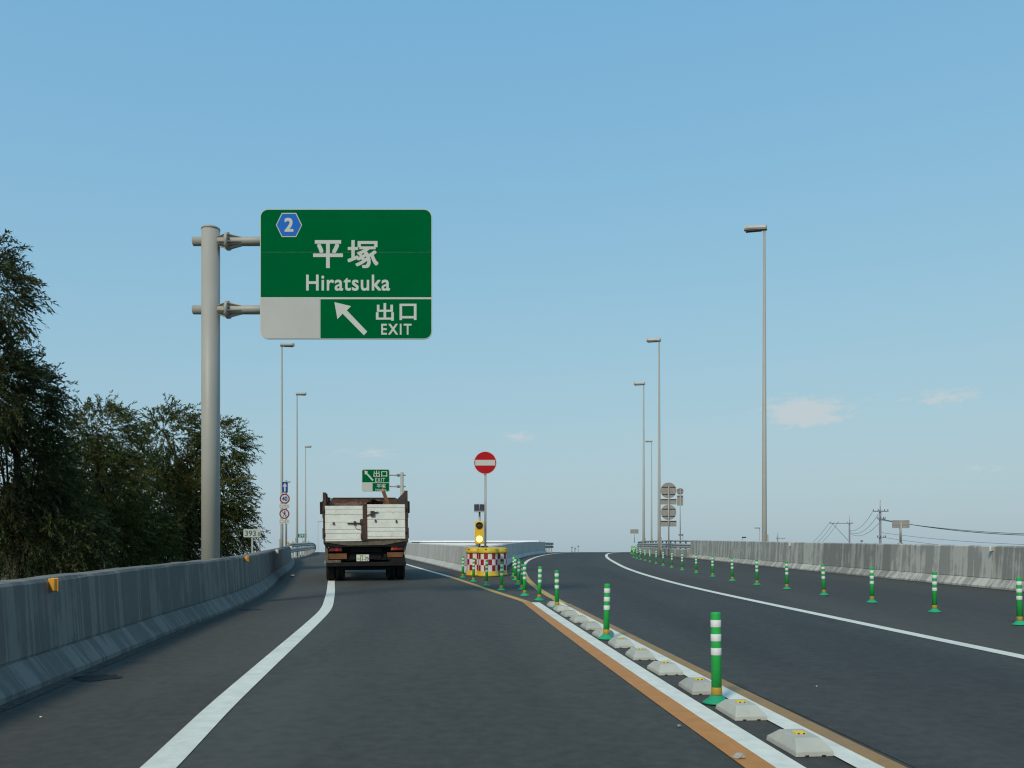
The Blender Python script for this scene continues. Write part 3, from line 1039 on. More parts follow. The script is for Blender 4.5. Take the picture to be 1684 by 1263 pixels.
plate('direction_arrow', poly_px([(600, 774), (606, 776), (604.4, 778), (615, 789.5), (613, 791.3), (602.7, 779.8), (600.8, 781.5)], X2, Z2), -.158, 'sign_white', p2, .006)

# no entry sign
SD3 = 31.0
s3 = SD3 / FPX
x3 = (798 - CX) * s3
ne = empty('no_entry_sign', (x3, SD3, roadz(SD3)))
tag(ne, 'round red no entry sign with white bar on a tall grey post', 'road sign')
Z3 = lambda py: CAMH + (HY - py) * s3 - roadz(SD3)
MB().tube([(0, .06, -.1), (0, .06, Z3(752))], .043, 16).build('post', M['galv'], ne)
dsc = MB().prism(disc(0, Z3(761), 18.8 * s3), -.01, .01).build('disc', M['sign_white'], ne)
MB().prism(disc(0, Z3(761), 17.9 * s3), -.014, -.01).build('red_face', M['sign_red'], dsc)
mb = MB().box(-16.4 * s3, 16.4 * s3, -.018, -.0141, Z3(765.6), Z3(756.4))
mb.build('white_bar', M['sign_white'], dsc)
mb = MB()
for z in (Z3(752), Z3(770)):
    mb.bbox(-.25, .25, .011, .03, z - .02, z + .02, .004).bbox(-.06, .06, .025, .11, z - .025, z + .025, .004)
mb.build('clamp', M['galv'], ne)

# solar blinker
SD4 = 30.2
s4 = SD4 / FPX
x4 = (788.5 - CX) * s4
bk = empty('warning_beacon', (x4, SD4, roadz(SD4)))
tag(bk, 'yellow two-lens warning light with lit amber lamp and solar panels', 'warning light')
Z4 = lambda py: CAMH + (HY - py) * s4 - roadz(SD4)
MB().tube([(0, .12, -.05), (0, .12, Z4(838))], .035, 14).build('post', M['galv'], bk)
bd = MB().bbox(-7.2 * s4, 6.8 * s4, -.06, .07, Z4(894.5), Z4(857.5), .012).build('housing', M['beacon_yellow'], bk)
for py, mat, nm in ((864.8, 'lens_dark', 'unlit_lens'), (886.5, 'lens_lit', 'lit_lens')):
    ln = MB()
    rr = 5.6 * s4
    n_ = 28
    for i, (rk, yk) in enumerate(((1, -.063), (.9, -.080), (.6, -.094), (.2, -.10))):
        ln.v += [(rr * rk * math.cos(2 * math.pi * k / n_), yk, Z4(py) + rr * rk * math.sin(2 * math.pi * k / n_)) for k in range(n_)]
    for i in range(3):
        for k in range(n_):
            ln.f.append((i * n_ + k, i * n_ + (k + 1) % n_, (i + 1) * n_ + (k + 1) % n_, (i + 1) * n_ + k)); ln.mi.append(0); ln.sm.append(True)
    ln.f.append(tuple(range(3 * n_, 4 * n_))); ln.mi.append(0); ln.sm.append(True)
    ln.build(nm, M[mat], bk)
    hood = MB()
    for k in range(n_):
        a0, a1 = 2 * math.pi * k / n_, 2 * math.pi * (k + 1) / n_
        q = []
        for a in (a0, a1):
            dep = .06 + .10 * max(0, math.sin(a)) + .012
            for rk in (1.04, 1.14):
                q += [(rr * rk * math.cos(a), -.06, Z4(py) + rr * rk * math.sin(a)), (rr * rk * math.cos(a), -dep, Z4(py) + rr * rk * math.sin(a))]
        hood.add(q, [(0, 1, 5, 4), (2, 6, 7, 3), (1, 3, 7, 5)])
    hood.build('hood', M['beacon_yellow'], bk)
mb = MB().box(-9 * s4, 8.2 * s4, -.09, .10, Z4(842), Z4(840.2))
mb.build('panel_tray', M['galv'], bk)
for sx in (-1, 1):
    mb = MB()
    xo = -.3 * s4 + sx * 4.4 * s4
    pts_ = [(xo - 3.9 * s4, -.08, Z4(840)), (xo + 3.9 * s4, -.08, Z4(840)), (xo + 3.9 * s4, .02, Z4(829.5)), (xo - 3.9 * s4, .02, Z4(829.5))]
    mb.add(pts_ + [(a, b + .02, c) for a, b, c in pts_], [(0, 1, 2, 3), (7, 6, 5, 4), (0, 4, 5, 1), (1, 5, 6, 2), (2, 6, 7, 3), (3, 7, 4, 0)])
    sl = mb.build('solar_panel', M['solar'], bk)
    fr = MB().box(xo - 4.2 * s4, xo + 4.2 * s4, .022, .05, Z4(840), Z4(828.6))
    fr.build('panel_frame', M['galv'], sl)


# cushion drums
def make_drum(r=.345, h=.97):
    root = empty('cushion_drum', (0, 0, 0))
    b = MB().lathe([(r + .02, 0), (r + .02, .05), (r, .06), (r, .17), (r - .005, .18)], 48).build('base_ring', M['drum_yellow'], root)
    mb = MB()
    cols, sub = 15, 3
    seg = cols * sub
    z0, z1 = .18, .77
    for row in range(3):
        for k in range(seg):
            a0, a1 = 2 * math.pi * k / seg, 2 * math.pi * (k + 1) / seg
            za, zb = z0 + (z1 - z0) * row / 3, z0 + (z1 - z0) * (row + 1) / 3
            mb.add([((r - .012) * math.cos(a), (r - .012) * math.sin(a), z) for z, a in ((za, a0), (za, a1), (zb, a1), (zb, a0))], [(0, 1, 2, 3)], (k // sub + row) % 2, True)
    mb.build('checkered_sleeve', [M['drum_red'], M['drum_white']], root)
    MB().lathe([(r - .02, .765), (r + .012, .775), (r + .022, .80), (r + .022, .87), (r + .008, .885), (r + .008, .93), (r - .02, .955), (r - .10, h), (.04, h + .005)], 48).build('lid', M['drum_yellow'], root)
    mb = MB()
    for k in range(6):
        a = k * math.pi / 3 + .2
        mb.bbox(math.cos(a) * (r + .02) - .035, math.cos(a) * (r + .02) + .035, math.sin(a) * (r + .02) - .035, math.sin(a) * (r + .02) + .035, .905, .945, .008)
    mb.build('lid_lug', M['drum_yellow'], root)
    return root


dr0 = make_drum()
for i, (px, d, rz, lab) in enumerate([(803, 28.75, .1, 'checkered red and white drum with yellow lid, front middle of the cluster'), (783.5, 29.35, .6, 'checkered drum with yellow lid at the left of the cluster'),
                                      (817.5, 29.45, 1.3, 'checkered drum with yellow lid at the right of the cluster'), (799, 29.85, .2, 'checkered drum at the back of the cluster behind the warning light')]):
    if i == 3:
        continue
    o = dr0 if i == 0 else copy_tree(dr0)
    o.location = ((px - CX) / FPX * d, d, roadz(d) + .003)
    o.rotation_euler = (0, 0, rz)
    tag(o, lab, 'drum', 'cushion drums in the gore')


# ------------------------------------------------------------------ street lamps
def make_lamp(h=17.4):
    root = empty('street_lamp', (0, 0, 0))
    MB().tube([(0, 0, 0), (0, 0, 3), (0, 0, h - .12)], [.125, .118, .06], 14).build('pole', M['pole_paint'], root)
    MB().bbox(.10, .19, -.08, .08, 1.3, 2.3, .01).build('service_box', M['pole_paint'], root)
    hd = MB()
    L = .98
    xs_ = [.13, .05, -.30, -L + .18, -L + .06, -L + .02]
    for x in xs_:
        k = 1.0 if -L + .1 < x < .06 else .72
        zt = h + .07 + (-x) * .05
        hd.v += [(x, -.16 * k, zt - .14), (x, -.13 * k, zt - .22), (x, .13 * k, zt - .22), (x, .16 * k, zt - .14), (x, .13 * k, zt - .02), (x, .05 * k, zt + .01 * k), (x, -.05 * k, zt + .01 * k), (x, -.13 * k, zt - .02)]
    for i in range(len(xs_) - 1):
        for k in range(8):
            hd.f.append((i * 8 + k, i * 8 + (k + 1) % 8, (i + 1) * 8 + (k + 1) % 8, (i + 1) * 8 + k)); hd.mi.append(0); hd.sm.append(False)
    hd.f.append(tuple(range(8))); hd.mi.append(0); hd.sm.append(False)
    e = (len(xs_) - 1) * 8
    hd.f.append(tuple(range(e, e + 8))); hd.mi.append(0); hd.sm.append(False)
    head = hd.build('lamp_head', M['galv'], root)
    MB().bbox(-L + .10, -.12, -.115, .115, h - .185, h - .145, .012).build('lens', M['lens_dark'], head)
    return root


lamp0 = make_lamp()
lamps = [
    (1257, 373, 41.8, 0, 'tall street lamp behind the right concrete barrier, nearest of all lamps'),
    (1084, 558, 65, 0, 'street lamp beside the grey backs of the round signs'),
    (1058.5, 630, 83, 0, 'street lamp left of the round sign backs, second tallest of that cluster'),
    (1071.5, 725, 131, 0, 'thin distant street lamp between two taller lamps on the right'),
    (463.5, 566, 66, math.pi, 'street lamp rising behind the 40 speed limit signs'),
    (488.5, 647, 89, math.pi, 'second street lamp of the left row, right of the speed limit signs'),
    (502.5, 734, 139, math.pi, 'third street lamp of the left row, above the teal 393 plate'),
    (469.5, 792, 170, math.pi, 'far street lamp whose head shows just above the blue arrow sign'),
]
for i, (px, py, d, rz, lab) in enumerate(lamps):
    o = lamp0 if i == 0 else copy_tree(lamp0)
    top = P(px, py, d)
    o.location = (top.x, d, top.z - 17.4)
    o.rotation_euler = (0, 0, rz + (R(-14) if rz == 0 else R(9)))
    tag(o, lab, 'street lamp', 'tall street lamps along the road')

# far small lamps beyond the right barrier
def small_lamp(px, py, d, dirx, mat, label, w=.7):
    top = P(px, py, d)
    root = empty('lamp_post', (top.x, d, GZ))
    hgt = top.z - GZ
    MB().tube([(0, 0, 0), (0, 0, hgt)], [.07, .045], 8).build('pole', M['galv'], root)
    MB().bbox(min(0, dirx * w) - .05, max(0, dirx * w) + .05, -.12, .12, hgt - .10, hgt + .06, .03).build('lamp_head', M[mat], root)
    tag(root, label, 'lamp')


small_lamp(523, 857.5, 215, 1, 'galv', 'tiny distant street lamp at the left edge of the truck', 1.6)
small_lamp(1123, 879.5, 120, -1, 'navy_lamp', 'small dark navy lamp head poking above the right guard rail', .55)
small_lamp(1221, 883.5, 118, 1, 'navy_lamp', 'small dark lamp head just above the right barrier, left of the tall lamp', .45)
small_lamp(1249, 868, 118, -1, 'galv', 'small pale street lamp just left of the nearest tall lamp', .6)
small_lamp(1416, 889.5, 120, 1, 'navy_lamp', 'tiny dark lamp head above the barrier between the two utility poles', .2)

# ------------------------------------------------------------------ smaller signs
# regulatory signs on the left
SD5 = 50.5
s5 = SD5 / FPX
x5 = (467 - CX) * s5
rs = empty('regulatory_sign', (x5, SD5, roadz(SD5)))
tag(rs, 'stack of blue arrow, 40 limit and no walking signs behind left barrier', 'road sign')
Z5 = lambda py: CAMH + (HY - py) * s5 - roadz(SD5)
MB().tube([(.11, .08, -.3), (.11, .08, Z5(789))], .055, 14).build('post', M['pole_paint'], rs)
for py in (800, 820, 845):
    MB().bbox(-.15, .2, .03, .055, Z5(py) - .02, Z5(py) + .02, .004).build('clamp', M['galv'], rs)
ar = MB().prism(rrect(1.0 * s5 - .16, 1.0 * s5 + .20, Z5(810.3), Z5(792), .02), -.01, .01).build('arrow_plate', M['sign_white'], rs)
MB().prism(rrect(1.0 * s5 - .15, 1.0 * s5 + .19, Z5(810), Z5(792.3), .02), -.014, -.0101).build('blue_face', M['sign_navy'], ar)
MB().prism(arrow_up(1.0 * s5 + .02, Z5(801.2), 14.5 * s5, 7.4 * s5, 2.5 * s5), -.018, -.0141).build('white_arrow', M['sign_white'], ar)
for py, kind in ((820.1, 0), (845.1, 1)):
    xc = (1.3 if kind == 0 else .8) * s5
    dd = MB().prism(disc(xc, Z5(py), 8.5 * s5), -.01, .01).build('round_plate', M['sign_white'], rs)
    ring = MB()
    n_ = 40
    for k in range(n_):
        a0, a1 = 2 * math.pi * k / n_, 2 * math.pi * (k + 1) / n_
        q = [(xc + r_ * s5 * math.cos(a), yy, Z5(py) + r_ * s5 * math.sin(a)) for a in (a0, a1) for r_ in (6.3, 8.15) for yy in (-.0101, -.014)]
        ring.add(q, [(1, 3, 7, 5), (0, 1, 5, 4), (3, 2, 6, 7)])
    ring.build('red_ring', M['sign_dark_red'], dd)
    if kind == 0:
        text_mesh('40', M['sign_navy'], 9 * s5, 7.6 * s5, .03, xc, Z5(py), -.0101, .004, parent=dd)
    else:
        # walking figure with a bar across
        fg = MB()
        fx = lambda a: xc + a * s5
        fz = lambda b: Z5(py) + b * s5
        fg.prism([(fx(.6 + 1.0 * math.cos(t)), fz(4.0 + 1.0 * math.sin(t))) for t in [2 * math.pi * k / 12 for k in range(12)]], -.014, -.0101)
        for q in ([(-.5, 2.7), (1.6, 2.7), (1.3, -1.0), (-.7, -1.0)], [(-.5, 2.6), (-2.2, .4), (-1.6, .1), (-.2, 1.6)], [(1.4, 2.6), (2.8, .6), (2.2, .3), (1.0, 1.8)],
                  [(-.7, -1.0), (.3, -1.0), (-1.8, -4.4), (-2.6, -4.2)], [(.4, -1.0), (1.3, -1.0), (2.4, -4.2), (1.6, -4.5)]):
            fg.prism([(fx(a), fz(b)) for a, b in q], -.0135, -.0101)
        fg.build('walking_figure', M['sign_navy'], dd)
        MB().prism([(fx(-4.9), fz(4.2)), (fx(-4.2), fz(4.9)), (fx(4.9), fz(-4.2)), (fx(4.2), fz(-4.9))], -.0165, -.0142).build('bar', M['sign_dark_red'], dd)
for py, body in ((832.3, 'ここから'), (857.7, 'ここまで')):
    pl = MB().prism(rrect(.4 * s5 - 8.3 * s5, .4 * s5 + 8.3 * s5, Z5(py + 3.4), Z5(py - 3.4), .02), -.01, .01).build('text_plate', M['sign_white'], rs)
    text_mesh(body, M['ink'], 14.5 * s5, 4.2 * s5, .0, .4 * s5, Z5(py), -.0101, .003, parent=pl)


def km_plate(px0, px1, py0, py1, d, base_z, body, mats, label, back=False):
    s = d / FPX
    xc = ((px0 + px1) / 2 - CX) * s
    root = empty('distance_marker', (xc, d, base_z))
    zz = lambda py: CAMH + (HY - py) * s - base_z
    hw = (px1 - px0) / 2 * s
    MB().tube([(0, .03, 0), (0, .03, zz(py0 + 1))], .028, 10).build('post', M['galv'], root)
    MB().lathe([(.09, 0), (.085, .02), (.03, .06)], 12, (0, .03, 0)).build('foot', M['galv'], root)
    pl = MB().prism(rrect(-hw, hw, zz(py1), zz(py0), .02), -.008, .0).build('plate', M[mats[0]], root)
    if back:
        MB().box(-hw * .96, hw * .96, -.022, -.0081, zz((py0 + py1) / 2) - .018, zz((py0 + py1) / 2) + .018).build('rib', M['galv'], root)
        MB().tube([(0, -.03, 0), (0, -.03, zz(py0 + 2))], .026, 10).build('rear_post', M['galv'], root)
    for (tx, cx_, cy_, w_, h_) in body:
        text_mesh(tx, M[mats[1]], w_ * s, h_ * s, .01, (cx_ - CX) * s - xc, zz(cy_), -.0081, .003, parent=pl)
    tag(root, label, 'distance marker')
    return root


km_plate(400.5, 428.5, 870, 883.5, 26.5, roadz(26.5) - .3, [('393', 412, 877, 18, 9), ('.', 423, 881, 1.2, 1.2), ('1', 426, 878.3, 1.9, 6.4)], ('sign_blank', 'ink_teal'), 'white 393.1 distance marker above the left barrier beside the trees')
km_plate(490.3, 504, 877.8, 884, 70, roadz(70) - .3, [('393', 497.2, 880.9, 11, 4.4)], ('sign_teal', 'sign_white'), 'small teal 393 distance marker above the left guard rail')
km_plate(1467, 1495.5, 855.5, 868.5, 27.2, roadz(27.2) + 1.105, [], ('galv_dark', 'ink'), 'grey back of a small rectangular sign on the right barrier', True)
km_plate(1036.5, 1050, 870.5, 877.5, 84, roadz(84) + 1.0, [], ('galv_dark', 'ink'), 'grey back of a small sign at the left end of right guard rail', True)

# backs of the round signs on the right
SD6 = 63.5
s6 = SD6 / FPX
x6 = (1099.5 - CX) * s6


def sign_backs(x, d, specs, post_top, post_py_base, label, rib=True):
    s = d / FPX
    root = empty('sign_back', (x, d, roadz(d)))
    zz = lambda py: CAMH + (HY - py) * s - roadz(d)
    MB().tube([(0, -.06, -.2), (0, -.06, zz(post_top))], .052, 12).build('post', M['galv'], root)
    for kind, py, a, b in specs:
        if kind == 'disc':
            pl = MB().prism(disc(0, zz(py), a * s), .0, .02).build('round_plate', M['galv_dark'], root)
            ribs = ((zz(py) + a * s * .42), (zz(py) - a * s * .5))
            for rz in ribs:
                hw = math.sqrt(max(.01, (a * s) ** 2 - (rz - zz(py)) ** 2)) * .97
                MB().box(-hw, hw, -.03, -.001, rz - .025, rz + .025).build('rib', M['lens_dark'], pl)
        else:
            pl = MB().prism(rrect(-a * s, a * s, zz(py + b), zz(py - b), .02), .0, .02).build('text_plate', M['galv_dark'], root)
            MB().box(-a * s * .97, a * s * .97, -.03, -.001, zz(py - b * .75) - .022, zz(py - b * .75) + .022).build('rib', M['lens_dark'], pl)
    return root


tag(sign_backs(x6, SD6, [('disc', 806.5, 13, 0), ('rect', 825, 13, 4.6), ('disc', 842.5, 12.7, 0), ('rect', 861, 13, 4.8)], 800, 890, 'x'),
    'grey backs of two large round signs and two plates on one post', 'road sign')
SD7 = 80
tag(sign_backs((1118.5 - CX) * SD7 / FPX, SD7, [('disc', 808, 5.6, 0), ('rect', 823, 5.0, 8.4)], 803, 890, 'x'),
    'small round and rectangular sign backs, right of the large round ones', 'road sign')


# reflectors on the barriers
def barrier_reflector(f, side, d, z, w, h, mat, label):
    s = (f(d + .2) - f(d - .2)) / .4
    root = empty('reflector', (f(d) - side * .16, d, roadz(d) + z))
    root.rotation_euler = (0, 0, -math.atan(s) + (R(-38) if side > 0 else R(38)))
    MB().bbox(-w / 2, w / 2, -.03, .0, -h / 2, h / 2, .006).build('face', M[mat], root)
    MB().bbox(-w / 2 - .006, w / 2 + .006, .001, .014, -h / 2 - .006, h / 2 + .006, .006).build('housing', M[mat], root)
    tag(root, label, 'reflector')


barrier_reflector(LB, 1, 7.9, .845, .095, .115, 'reflector_orange', 'orange square reflector on the left barrier, nearest the camera')
barrier_reflector(LB, 1, 17.9, .85, .085, .115, 'reflector_orange', 'orange reflector on the left barrier right of the big sign mast')
barrier_reflector(LB, 1, 28.3, .85, .10, .12, 'reflector_white', 'pale reflector on the left barrier before its far end')
barrier_reflector(LB, 1, 41.5, .85, .12, .13, 'reflector_white', 'pale reflector at the far end of the left barrier')
barrier_reflector(RB, -1, 22.05, 1.02, .17, .13, 'reflector_white', 'white ribbed reflector on the right barrier near the frame edge')
barrier_reflector(RB, -1, 36.6, 1.04, .14, .16, 'reflector_white', 'white reflector on the right barrier below the tall lamp')
# amber pegs on the left guard rail
for i, (px, py, d) in enumerate([(476, 894, 46.5), (496.5, 896, 56), (506.5, 896, 63), (514, 896, 70)]):
    p = P(px, py, d)
    root = empty('guide_peg', (LB(d) - .35, d, roadz(d) + .86))
    MB().tube([(0, 0, 0), (0, 0, .18)], .02, 8).build('stem', M['galv'], root)
    MB().bbox(-.05, .05, -.02, .02, .14, .26, .01).build('reflector', M['reflector_orange'], root)
    tag(root, ['amber guide peg on the end of the left concrete barrier', 'amber guide peg left of the others on the left guard rail', 'middle amber guide peg on the left guard rail', 'amber guide peg nearest the truck on the left guard rail'][i], 'reflector', 'amber guide pegs')

# ------------------------------------------------------------------ truck
TD = 25.35
tx = (602.5 - CX) / FPX * TD
TA = R(10.2)
truck = empty('dump_truck', (tx, TD, roadz(TD) + .006), TA)
truck.rotation_euler = (math.atan(GRADE), R(-.75), TA)
tag(truck, 'old scrap dump truck with worn white tailgate doors driving away', 'truck')
u = TD / FPX                     # metres per photo pixel at the tailgate
TX = lambda px: (px - 602.5) * u
TZ = lambda py: (956.0 - py) * u


def tb(name, mat, parent=None, *boxes, b=.008):
    mb = MB()
    for q in boxes:
        mb.bbox(*q, b)
    return mb.build(name, M[mat], parent or truck)


BL = 5.3                          # length of the load bed
xl, xr = TX(535.5), TX(670.5)
# side walls of the bed with ribs
for side, xw, top in ((-1, xl, 810), (1, xr, 807)):
    mb = MB()
    x0, x1 = (xw, xw + .06) if side < 0 else (xw - .06, xw)
    mb.bbox(x0, x1, .0, BL, TZ(893), TZ(top + 1), .008)
    mb.bbox(x0 - .02, x1 + .02, -.02, .10, TZ(893), TZ(top), .01)
    for k in range(1, 7):
        yk = BL * k / 6.5
        xo = (x0 - .05, x0 + .01) if side < 0 else (x1 - .01, x1 + .05)
        mb.bbox(xo[0], xo[1], yk - .05, yk + .05, TZ(893), TZ(top + 6), .006)
    mb.build('side_wall', M['truck_rust'], truck)
    # worn flank clutter that shows beside the doors
    mb = MB()
    for z0, z1, w in ((832, 852, .045), (852, 868, .03), (868, 886, .05)):
        xo = (xw - w, xw) if side < 0 else (xw, xw + w)
        mb.bbox(xo[0], xo[1], .12, 1.5, TZ(z1), TZ(z0), .01)
    mb.build('side_rail', M['truck_rust'], truck)
# gusset at the left top
tb('bracket', 'truck_rust', None, (TX(540), TX(542), .02, .06, TZ(826), TZ(812)), (TX(538), TX(546), .1, .5, TZ(836), TZ(818)), b=.004)
hb = tb('headboard', 'rust_brown', None, (xl + .06, xr - .06, BL - .06, BL, TZ(893), TZ(806)))
tb('headboard_cap', 'galv_dark', hb, (xl + .12, xr - .12, BL - .09, BL - .02, TZ(806) + .001, TZ(804.4)), b=.006)
tb('bed_floor', 'truck_rust', None, (xl + .06, xr - .06, .02, BL - .06, TZ(893), TZ(889)))
# centre post and door frame
tb('centre_post', 'truck_rust', None, (TX(599), TX(604.5), -.05, .03, TZ(889), TZ(829)))
# white boarded doors
for nm, a, b_, top, bot, seams in (('left', 537.3, 598.3, 831.8, 890.0, (837.6, 846, 858.6, 870.6, 877.0, 886.5)), ('right', 605.0, 667.2, 829.5, 886.5, (835, 842.5, 854.7, 868, 874.0, 882.5))):
    dr = empty('tailgate_door', (0, 0, 0))
    dr.parent = truck
    cut = [top] + list(seams) + [bot]
    back = MB().bbox(TX(a), TX(b_), .0, .03, TZ(bot), TZ(top), .004).build('backing', M['truck_rust'], dr)
    for k in range(len(cut) - 1):
        dy = rng.uniform(-.005, .005)
        tl = rng.uniform(-.004, .004)
        mb = MB().bbox(TX(a) + .006, TX(b_) - .006, -.028 + dy, -.001, TZ(cut[k + 1]) + .0035, TZ(cut[k]) - .0035, .006)
        bd_ = mb.build('board', M['truck_white'], dr)
    # latch hardware and eyelets
    hw_ = MB()
    if nm == 'left':
        hw_.tube([(TX(573), -.06, TZ(860.5)), (TX(596), -.06, TZ(860.5))], .016, 8)
        hw_.bbox(TX(583.2), TX(586.8), -.075, -.03, TZ(863), TZ(857), .006)
        hw_.tube([(TX(596.3), -.055, TZ(889)), (TX(596.3), -.055, TZ(853.5))], .02, 8)
        hw_.bbox(TX(594.2), TX(598.2), -.07, -.03, TZ(885), TZ(878), .006).bbox(TX(593.5), TX(598.2), -.07, -.03, TZ(863), TZ(854), .006)
        hw_.tube([(TX(584.5), -.05, TZ(863)), (TX(585.5), -.045, TZ(867)), (TX(589), -.045, TZ(870)), (TX(594), -.045, TZ(871))], .005, 5)
        eyes = ((551.3, 861),)
    else:
        hw_.tube([(TX(603.5), -.06, TZ(848)), (TX(613), -.065, TZ(844.5)), (TX(623), -.06, TZ(842))], .014, 8)
        hw_.bbox(TX(610.5), TX(617), -.085, -.03, TZ(849), TZ(840.5), .008)
        eyes = ((618.6, 857), (652.6, 858))
    hw_.build('latch', M['truck_rust'], dr)
    for ex, ey in eyes:
        e_ = MB()
        e_.tube([(TX(ex) + .022 * math.cos(t), -.05, TZ(ey) + .035 * math.sin(t)) for t in [2 * math.pi * k / 10 for k in range(11)]], .010, 6, cap=False)
        e_.bbox(TX(ex) - .018, TX(ex) + .018, -.05, -.025, TZ(ey) + .02, TZ(ey) + .05, .004)
        e_.build('lashing_eye', M['truck_rust'], dr)
    hg = MB()
    hx = TX(a) - .02 if nm == 'left' else TX(b_) + .02
    for py in (top + 8, top + 46):
        hg.tube([(hx, -.04, TZ(py + 3)), (hx, -.04, TZ(py - 3))], .022, 8)
    hg.build('hinge', M['truck_rust'], dr)
# sloping muddy sill below the doors
MB().prism([(xl + .02, TZ(891.2)), (TX(572), TZ(896.8)), (TX(632), TZ(896.5)), (xr - .04, TZ(890.0)), (xr - .04, TZ(888)), (TX(602), TZ(891.0)), (xl + .02, TZ(890.4))], -.02, .22).build('sill', M['truck_sill'], truck)
MB().prism([(xl - .02, TZ(893)), (xl + .02, TZ(891.2)), (TX(572), TZ(897)), (TX(632), TZ(896.8)), (xr - .04, TZ(890.0)), (xr, TZ(889)), (xr - .03, TZ(899)), (xl + .05, TZ(899))], .0, .5).build('sill_beam', M['truck_dark'], truck)
# chassis
tb('chassis', 'truck_dark', None, (TX(577), TX(628), .25, 7.6, TZ(920), TZ(896)), (TX(560), TX(645), .30, .48, TZ(921), TZ(898)), b=.01)
tb('crossbar', 'truck_dark', None, (TX(578), TX(628), .16, .24, TZ(908), TZ(900)))
tb('bumper', 'truck_dark', None, (TX(538), TX(668), .06, .20, TZ(931), TZ(924.5)))
tb('underride_guard', 'truck_dark', None, (TX(561), TX(644), .22, .34, TZ(938), TZ(931.5)), b=.015)
# tail light clusters
for side, c, specs in ((-1, 0, ((543.5, 552.5, 'lens_red_dull'), (552.7, 557.8, 'lens_red'), (558, 563.5, 'lens_red_dull'))),
                       (1, 0, ((643.5, 648, 'lens_amber'), (648.2, 654.2, 'lens_red'), (654.4, 664, 'lens_red_dull')))):
    lo = min(s_[0] for s_ in specs); hi = max(s_[1] for s_ in specs)
    tl = empty('tail_light', (0, 0, 0))
    tl.parent = truck
    tb('housing', 'truck_dark', tl, (TX(lo) - .02, TX(hi) + .02, .07, .18, TZ(907), TZ(896.5)))
    for a, b_, mm in specs:
        z0, z1 = (906, 899) if side < 0 else (905, 897.3)
        tb('lens', mm, tl, (TX(a), TX(b_), .045, .075, TZ(z0), TZ(z1)), b=.01)
# orange panels and mud flaps
tb('rear_panel', 'flap_orange', None, (TX(542), TX(571.5), .08, .14, TZ(919), TZ(910)))
tb('rear_panel', 'flap_orange', None, (TX(637), TX(663), .08, .14, TZ(917), TZ(909)))
tb('corner_plate', 'truck_sill', None, (TX(536.5), TX(541.5), .10, .30, TZ(928), TZ(897)), (TX(541), TX(562), .09, .2, TZ(927.5), TZ(920.5)), b=.01)
tb('corner_plate', 'galv_dark', None, (TX(664.5), TX(668.5), .10, .30, TZ(913), TZ(896)), b=.01)
tb('mud_flap', 'truck_dark', None, (TX(642), TX(667), .10, .13, TZ(926), TZ(918)))
MB().tube([(TX(633.5), .02, TZ(914)), (TX(633.5), .10, TZ(914))], .045, 14).build('exhaust', M['truck_dark'], truck)
# plate
pl = tb('number_plate', 'plate', None, (TX(587), TX(607.3), .03, .05, TZ(922.8), TZ(912)), b=.004)
text_mesh('61-70', M['ink_green'], 14.5 * u, 6.2 * u, .016, TX(599.3), TZ(919), .030, .003, parent=pl)
text_mesh('湘南 11', M['ink_green'], 9.5 * u, 2.2 * u, .01, TX(597), TZ(914.2), .030, .003, parent=pl)
text_mesh('き', M['ink_green'], 2.2 * u, 2.6 * u, .01, TX(589.7), TZ(919), .030, .003, parent=pl)
# wheels: dual rear tyres on two axles, singles in front
def tyre(x0, x1, y, r, parent):
    n_ = 36
    prof = [(x0, r * .58), (x0, r * .90), (x0 + .025, r * .985), (x0 + .06, r)]
    k = 5
    w = x1 - x0
    for g in range(1, k):
        gx = x0 + .06 + (w - .12) * g / k
        prof += [(gx - .012, r), (gx - .008, r - .014), (gx + .008, r - .014), (gx + .012, r)]
    prof += [(x1 - .06, r), (x1 - .025, r * .985), (x1, r * .90), (x1, r * .58)]
    mb = MB()
    for (x, rr_) in prof:
        mb.v += [(x, y + rr_ * math.cos(2 * math.pi * q / n_), r + rr_ * math.sin(2 * math.pi * q / n_)) for q in range(n_)]
    for i in range(len(prof) - 1):
        for q in range(n_):
            mb.f.append((i * n_ + q, i * n_ + (q + 1) % n_, (i + 1) * n_ + (q + 1) % n_, (i + 1) * n_ + q)); mb.mi.append(0); mb.sm.append(False)
    t_ = mb.build('tyre', M['tyre'], parent)
    rm = MB().tube([(x0 + .03, y, r), (x1 - .03, y, r)], r * .57, 24).build('rim', M['truck_dark'], parent)


TR = .50
for y in (.72, 2.0):
    for (a, b_) in ((537.5, 551.0), (552.5, 566.5), (638.5, 651.0), (653.0, 666.8)):
        wh = empty('wheel', (0, 0, 0)); wh.parent = truck
        tyre(TX(a), TX(b_), y, TR, wh)
    MB().tube([(TX(560), y, TR), (TX(645), y, TR)], .09, 12).build('axle', M['truck_dark'], truck)
    mb = MB()
    for k in range(7):
        pass
    mb.lathe([(.08, -.20), (.20, -.16), (.27, -.05), (.27, .05), (.20, .16), (.08, .20)], 20, (TX(604), y, TR + .02))
    mb.build('differential', M['truck_dark'], truck)
for side, (a, b_) in ((-1, (540, 554)), (1, (650, 664))):
    wh = empty('wheel', (0, 0, 0)); wh.parent = truck
    tyre(TX(a), TX(b_), 6.4, TR, wh)
# cab ahead of the bed
cabo = tb('cab', 'cab', None, (TX(542), TX(663), BL + .35, BL + 2.3, TZ(925), TZ(822)), b=.06)
tb('rear_window', 'glass', cabo, (TX(570), TX(635), BL + .33, BL + .345, TZ(858), TZ(836)), b=.002)
